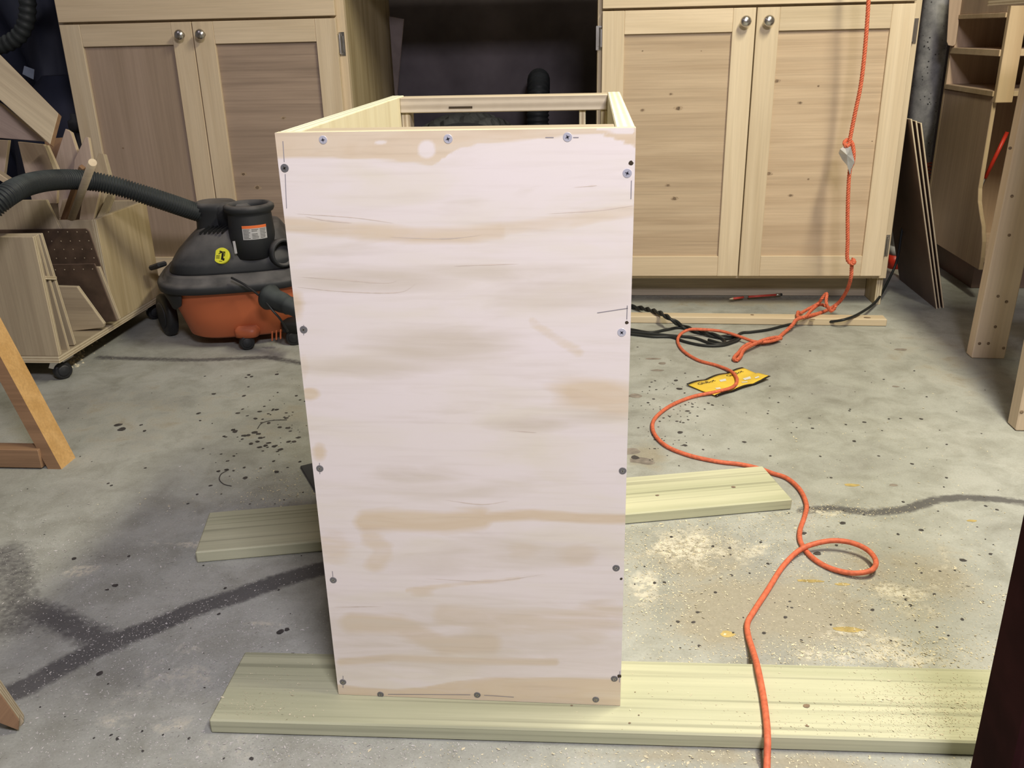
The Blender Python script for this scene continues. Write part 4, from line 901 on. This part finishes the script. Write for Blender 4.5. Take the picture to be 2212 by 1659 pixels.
# ---------------------------------------------------------------- shop unit with cubbies (faces left)
UX, UN, UF = 1.10, 2.696, 3.06
zz = [atx(2100, y_, UX).z for y_ in (30, 48, 112, 124, 196, 212)]
un = empty('shop_unit', (1.3, 2.86, 0), 'tall plywood shop unit with two open cubbies behind the bench leg', 'shelf unit')
sidep = [(.560, UF), (.095, UF), (.095, 2.604), (.13, 2.604), (.175, 2.612), (.215, 2.632), (.245, 2.66), (.275, 2.684), (.31, UN), (.56, UN)]
slab('lower_panel', frame((UX+.012, 0, 0), (0, 0, 1), (-1, 0, 0)), [(a, b if False else -b) for a, b in sidep] if Vector((-1, 0, 0)).cross(Vector((0, 0, 1))).y < 0 else sidep, .012, M['unit'], M['unit_light'], un)
abox('shelf', (UX-.003, UX+.35), (UN, UF), (.560, .575), M['unit'], M['unit_light'], un)
abox('shelf', (UX-.003, UX+.35), (UN, UF), (.664, .682), M['unit'], M['unit_light'], un)
abox('shelf', (UX-.003, UX+.35), (UN, UF), (.762, .775), M['unit'], M['unit_light'], un)
abox('upper_panel', (UX, UX+.012), (UN, UF), (.775, .95), M['unit'], M['edge'], un, 'x', 'z')
abox('end_post', (UX, UX+.35), (UF, UF+.016), (.095, .95), M['unit'], M['unit_light'], un, 'y', 'z')
abox('front_post', (UX, UX+.045), (UN-.018, UN), (.545, .95), M['unit_light'], M['unit_light'], un, 'y', 'z')
abox('back_panel', (UX+.34, UX+.35), (UN, UF), (.095, .95), M['panel_brown'], None, un, 'x', 'z')  # dark board colour stands in for the shade inside the opening
abox('bottom', (UX+.012, UX+.34), (UN, UF), (.095, .107), M['unit'], None, un)
abox('plinth', (UX+.05, UX+.33), (UN+.06, UF), (0.0005, .095), M['panel_brown'], None, un)
# cleat hanging at the far top
cl = empty('wall_cleat', (1.08, 3.08, .7), 'rounded plywood cleat fixed high beside the column', 'cleat')
pxslab('board', [(2052, -30), (2082, -30), (2064, 96), (2058, 100), (2048, 98), (2045, 90)], (1.09, 3.035, .7), Vector((-.45, -.9, 0)), .012, M['unit'], M['unit_light'], cl, grain=(0, 0, 1))
# red handled tool in the opening
ra_, rb_ = aty(2176, 285, 2.80), aty(2128, 385, 2.80)
rt_ = empty('bar_clamp', rb_, 'red tool handle resting in the dark opening of the shop unit', 'tool')
tube('handle', [ra_, rb_], .0055, M['red'], rt_, 14); tube('shaft', [rb_, rb_+(rb_-ra_)*.5], .004, M['chrome'], rt_, 10)
# ---------------------------------------------------------------- workbench legs
bn = empty('workbench', (1.25, 1.95, 0), 'pine stud workbench with two legs showing at the right edge', 'workbench')
def leg(x, y, wd, dp, tilt=0):
    return slab('leg', frame((x, y+dp, .0005), (tilt, 0, 1), (0, -1, 0)) @ Matrix.Translation((0, 0 if Vector((0, -1, 0)).cross(Vector((0, 0, 1))).x > 0 else -wd, 0)), rect(.782, wd), dp, M['stud'], M['stud'], bn, .0025)
L1 = leg(.913, 2.117, .076, .036, .026); L2 = leg(.836, 1.690, .09, .040)
leg(1.55, 2.117, .076, .036); leg(1.55, 1.69, .09, .04)
for lg_, pts, Yp in ((L1, [(2186, 424), (2180, 508), (2156, 640), (2174, 652), (2150, 706), (2116, 742), (2135, 742), (2168, 752), (2182, 320)], 2.1165), (L2, [(2207, 890)], 1.6895)):
    for a, b in pts: lathe('screw', aty(a, b, Yp), [(.0034, -.001), (.0036, .0003), (.002, .0006)], M['knot'], lg_, axis=(0, -1, 0), n=12)
abox('apron', (.88, 1.6), (1.735, 1.77), (.70, .782), M['unit_light'], None, bn, 'y', 'x')
tpp = [(.83+.03-.03*math.cos(a), 2.165-.03+.03*math.sin(a)) for a in np.linspace(0, math.pi/2, 7)]
slab('bench_top', Matrix.Translation((0, 0, .783)), [(.83, 1.62)]+tpp+[(1.75, 2.165), (1.75, 1.62)], .036, M['scrap_pink'], M['edge'], bn)
abox('shelf', (1.02, 1.62), (1.74, 2.11), (.18, .20), M['panel_brown'], M['edge'], bn)
# ---------------------------------------------------------------- brown steel post near the lens
c = fl(2110, 1659)
pst = abox('machine_post', (.385, .47), (.665, .74), (.0, 1.05), M['brown_post'], None, None, 'x', 'z', .004)
tag(pst, 'dark brown steel machine post closest at the lower right corner', 'post')
# ---------------------------------------------------------------- things in the dark gap and far left
# ribbed tyre-like drum
tc = Vector((-.395, 2.93, .263))
R0, rt0, wd0 = .262, .05, .16
V, Fc = [], []; na, nb = 96, 17
for i in range(na):
    a = 2*math.pi*i/na
    for j in range(nb):
        s = -1+2*j/(nb-1); prof = R0*(1-.10*abs(s)**3.2)
        g = .011*max(0, math.sin((a*26+s*5.0)))**.5 if abs(s) < .96 else 0
        V.append(tc+Vector((math.cos(a)*(prof-g), s*wd0/2, math.sin(a)*(prof-g))))
for i in range(na):
    for j in range(nb-1): Fc.append((i*nb+j, i*nb+j+1, ((i+1) % na)*nb+j+1, ((i+1) % na)*nb+j))
Fc.append(tuple(i*nb for i in range(na))); Fc.append(tuple(i*nb+nb-1 for i in range(na))[::-1])
ty = mobj('ribbed_tire', V, Fc, M['tyre']); fin(ty); tag(ty, 'black ribbed tyre standing in the dark gap between the cabinets', 'tire')
P = resample(smoothpath([(-.19, 3.34, .56), (-.185, 3.25, .60), (-.18, 3.15, .585), (-.18, 3.11, .52), (-.18, 3.1, .45), (-.17, 3.1, .2), (-.14, 3.1, .04)], 8), .004)
V, Fc = tube_geo(P, lambda i: .036+(.0025, .0, -.0025, .0)[i % 4], 20)
tag(mobj('flexible_duct', V, Fc, M['hose'], smooth=True), 'black corrugated duct rising in the dark gap between the cabinets', 'duct')
tag(pxslab('paint_stir_board', [(840, 35), (872, 41), (866, 110), (858, 200), (890, 560), (879, 560), (846, 120)], (0, 3.05, 0), Vector((0, -1, 0)), .008, plain('dim mauve board', (.16, .13, .13), .8), M['scrap_pink'], None, grain=(0, 0, 1)), 'narrow tapering grey board hanging in the gap beside the left cabinet', 'board')
# dark tarp, loops of hose, card behind the cart
V, Fc = [], []; nu, nv = 30, 24
for j in range(nv+1):
    for i in range(nu+1):
        x = -2.35+.86*i/nu; z = .05+1.1*j/nv
        V.append(Vector((x, 2.95+.05*math.sin(i*.9+j*.15)+.04*math.sin(i*.37-j*.3)+.25*(1-j/nv), z)))
for j in range(nv):
    for i in range(nu): a = j*(nu+1)+i; Fc.append((a, a+1, a+nu+2, a+nu+1))
tp_ = mobj('tarp', V, Fc, M['tarp'], smooth=True); s = tp_.modifiers.new('thick', 'SOLIDIFY'); s.thickness = .002
tag(tp_, 'crumpled dark blue tarp hanging behind the scrap cart', 'tarp')
def bighose(pts, Y, r, label):
    P = resample(smoothpath([aty(a, b, Y+dy) for a, b, dy in pts], 10), .005); V, Fc = tube_geo(P, lambda i: r+(.002, 0, -.002, 0)[i % 4], 18)
    tag(mobj('vacuum_hose', V, Fc, M['hose'], smooth=True), label, 'hose')
bighose([(62, -60, 0), (60, 0, 0), (58, 40, 0), (45, 72, 0), (20, 92, 0), (-20, 104, 0), (-80, 110, 0)], 2.62, .022, 'black ribbed hose curving at the upper left corner behind the plank')
crd = pxslab('paper_label', [(52, 142), (74, 150), (72, 172), (48, 160)], (0, 2.88, 0), Vector((.1, -1, .1)), .002, plain('pale blue card', (.22, .26, .33), .7), M['label_grey'], tp_)
bag = aty(135, 200, 2.72)
loft('storage_bag', [(bag.x-.09, 2.86, .0, .16, .12, 3), (bag.x-.09, 2.86, .3, .17, .13, 3), (bag.x-.09, 2.86, .55, .15, .12, 2.6), (bag.x-.07, 2.86, .66, .06, .06, 2)], M['tarp'], None)
tag(bpy.data.objects['storage_bag'], 'dark blue fabric bag slumped beside the left cabinet', 'bag')
hb = aty(160, 262, 2.6); o = lathe('hose_fitting', (hb.x, 2.62, hb.z-.03), [(.02, 0), (.028, .01), (.028, .03), (.018, .036), (.018, .05)], M['tyre'], None, n=24); tag(o, 'dark round hose fitting between the plank and the left cabinet', 'fitting')
tube('support', [Vector((hb.x, 2.62, .0)), Vector((hb.x, 2.62, hb.z-.028))], .012, M['tyre'], o, 12)
# ---------------------------------------------------------------- floor drips, stains and sawdust
def clear_of_things(p):
    if x0-.01 < p.x < x1+.01 and y0-.01 < p.y < y1+.01: return False
    for o, A, B, wd in ((0, fbA, fbA+fbv*1.18, .124), (0, mbA, mbB, .126)):
        d = Vector((B.x-A.x, B.y-A.y)); L = d.length; d /= L; q = Vector((p.x-A.x, p.y-A.y)); s = q.dot(d); t = d.x*q.y-d.y*q.x
        if -.003 < s < L+.003 and -.003 < t < wd+.003: return False
    return True
V, Fc = [], []; rnd = random.Random(3)
def drip(px, py, r, asp=.8):
    p = fl(px, py, .0002)
    if clear_of_things(p): blob_disc(V, Fc, p, r, Vector((1, 0, 0)), Vector((0, 1, 0)), UZ, n=10, asp=asp, h=.0005, rot=rnd.uniform(0, 3))
for px, py, r in ((255, 918, .012), (263, 927, .014), (305, 918, .006), (312, 931, .006), (508, 932, .009), (527, 941, .008), (550, 934, .010), (556, 954, .007), (606, 971, .008), (645, 945, .007), (248, 1265, .007), (215, 1455, .007), (160, 1207, .006), (605, 1365, .008), (620, 1360, .006), (455, 1049, .005), (472, 1018, .006), (489, 1015, .007), (426, 1068, .004),
    (1372, 988, .012), (1410, 940, .004), (1485, 888, .007), (1530, 871, .005), (1539, 875, .005), (1470, 934, .009), (1462, 910, .005), (1468, 840, .010), (1460, 822, .008), (1400, 870, .005), (1412, 862, .005), (1480, 962, .007), (1608, 955, .006), (1750, 758, .005), (1867, 912, .006), (1845, 953, .006), (1755, 925, .005), (1970, 1002, .005), (1765, 1196, .008), (1736, 1152, .007), (1820, 1130, .007), (2080, 1210, .007), (1920, 905, .004), (1990, 905, .006), (2045, 960, .004), (1450, 1160, .004), (1540, 1180, .004), (1300, 800, .004), (640, 855, .006), (600, 848, .004), (1990, 1145, .006)): drip(px, py, r*.75)
for i in range(105):
    a, b = rnd.gauss(600, 72), rnd.gauss(920, 50)
    if a < 662: drip(a, b, rnd.choice((.0015, .0025, .0035, .0055)))
for i in range(110): drip(rnd.gauss(1440, 60), rnd.gauss(890, 55), rnd.choice((.0012, .0018, .003)))
for i in range(150): drip(rnd.uniform(1370, 2160), rnd.uniform(740, 1400), rnd.choice((.001, .0015, .002, .003)))
for i in range(80): drip(rnd.uniform(10, 680), rnd.uniform(800, 1640), rnd.choice((.001, .0015, .002, .003)))
mobj('paint_drips', V, Fc, M['drip'], floor, kind='stuff')
V, Fc = [], []
for px, py, r, asp in ((1385, 995, .022, .6), (1400, 1000, .014, .5), (1365, 975, .016, .9), (1372, 855, .016, .8), (1420, 800, .016, .4), (1410, 775, .02, .35), (1430, 785, .010, .9), (1945, 755, .017, .5), (1930, 1048, .008, .6), (1935, 835, .008, .6)):
    blob_disc(V, Fc, fl(px, py, .0001), r, Vector((1, 0, 0)), Vector((0, 1, 0)), UZ, n=12, asp=asp, h=.0003)
mobj('floor_stains', V, Fc, plain('grey brown stain', (.24, .21, .18), .8, var=.3, scale=60), floor, kind='stuff')
V, Fc = [], []
for px, py, r, asp in ((1572, 1370, .010, .7), (1840, 1048, .014, .4), (1750, 1255, .02, .2), (1820, 1262, .012, .3), (1830, 1360, .02, .3), (2100, 1125, .008, .5)):
    blob_disc(V, Fc, fl(px, py, .0001), r, Vector((1, 0, 0)), Vector((0, 1, 0)), UZ, n=12, asp=asp, h=.0003)
mobj('glue_stains', V, Fc, plain('ochre stain', (.42, .32, .12), .6, var=.3, scale=60), floor, kind='stuff')
def flakes(name, samples, z, mat, parent, seed, ok=None, smin=.0004, smax=.0011):
    rr = random.Random(seed); V, Fc = [], []
    for (px, py, sx_, sy2, n) in samples:
        for i in range(n):
            a, b = rr.gauss(px, sx_), rr.gauss(py, sy2); p = fl(a, b, z)
            if ok and not ok(p): continue
            s = rr.uniform(smin, smax)*(1 if rr.random() < .93 else 1.8); an = rr.uniform(0, 6.28); u = Vector((math.cos(an), math.sin(an), rr.uniform(-.2, .3)))*s*rr.uniform(.8, 2.2); v = Vector((-math.sin(an), math.cos(an), rr.uniform(0, .6)))*s*.7
            p = p+Vector((0, 0, s*.6)); k = len(V); V += [p-u-v*.5, p+u*.3-v, p+u+v*.2, p-u*.2+v]; Fc += [(k, k+1, k+2), (k, k+2, k+3)]
    return mobj(name, V, Fc, mat, parent, kind='stuff')
okf = lambda p: clear_of_things(p) and p.y > .3
flakes('sawdust', [(1480, 1170, 110, 40, 1500), (1430, 1270, 60, 70, 900), (1600, 1220, 150, 60, 900), (1950, 1290, 130, 50, 1300), (1900, 1410, 180, 22, 1500), (1700, 1400, 250, 40, 600), (1850, 1200, 230, 70, 900), (1800, 1105, 110, 10, 500), (1600, 1640, 400, 25, 900), (1650, 1130, 80, 22, 350), (1900, 1000, 220, 90, 400), (180, 745, 40, 26, 260), (600, 1050, 60, 30, 400), (640, 1090, 200, 30, 400)], 0, M['dust'], floor, 11, okf)
flakes('shavings', [(300, 1480, 260, 90, 3000), (250, 1250, 200, 80, 1800), (650, 1610, 350, 30, 2000), (130, 1180, 110, 60, 800), (450, 1180, 200, 60, 900), (400, 1400, 150, 60, 1200), (600, 1080, 60, 30, 300), (500, 1340, 110, 30, 500)], 0, M['chip'], floor, 12, okf, .0004, .0009)
def onboard(p):
    A = fbA; q = Vector((p.x-A.x, p.y-A.y)); d = fbv.to_2d(); s = q.dot(d); t = d.x*q.y-d.y*q.x
    return 0 < s < 1.18 and .003 < t < .121 and not (x0-.004 < p.x < x1+.004 and p.y > y0-.004)
flakes('sawdust', [(2000, 1530, 90, 45, 1300), (1900, 1560, 200, 40, 400), (560, 1520, 70, 50, 350), (1700, 1520, 250, 50, 200)], .0202, M['dust'], fb, 13, onboard, .0003, .0008)
# lumps of sawdust and pale crumbs by the cart
V, Fc = [], []; rr = random.Random(5)
for i in range(70):
    t = rr.random(); p = fl(150+60*t+rr.gauss(0, 7), 790-70*t+rr.gauss(0, 6)); r = rr.uniform(.002, .006); k = len(V)
    V += [p+Vector((r*math.cos(a)*rr.uniform(.7, 1.2), r*math.sin(a)*rr.uniform(.7, 1.2), 0)) for a in (0, 1.26, 2.5, 3.8, 5)]+[p+Vector((0, 0, r*.9))]
    Fc += [(k+i_, k+(i_+1) % 5, k+5) for i_ in range(5)]
mobj('sawdust_crumbs', V, Fc, M['dust'], floor, kind='stuff')
# curved drawn mark on the floor
P = smoothpath([fl(a, b, .0006) for a, b in ((492, 1016), (478, 1024), (474, 1036), (484, 1046), (500, 1050))], 6)
tube('scratch_mark', P, .0009, M['drip'], floor, 5); P = smoothpath([fl(a, b, .0006) for a, b in ((556, 926), (566, 914), (590, 908), (620, 907))], 6); tube('scratch_mark', P, .0009, M['drip'], floor, 5)
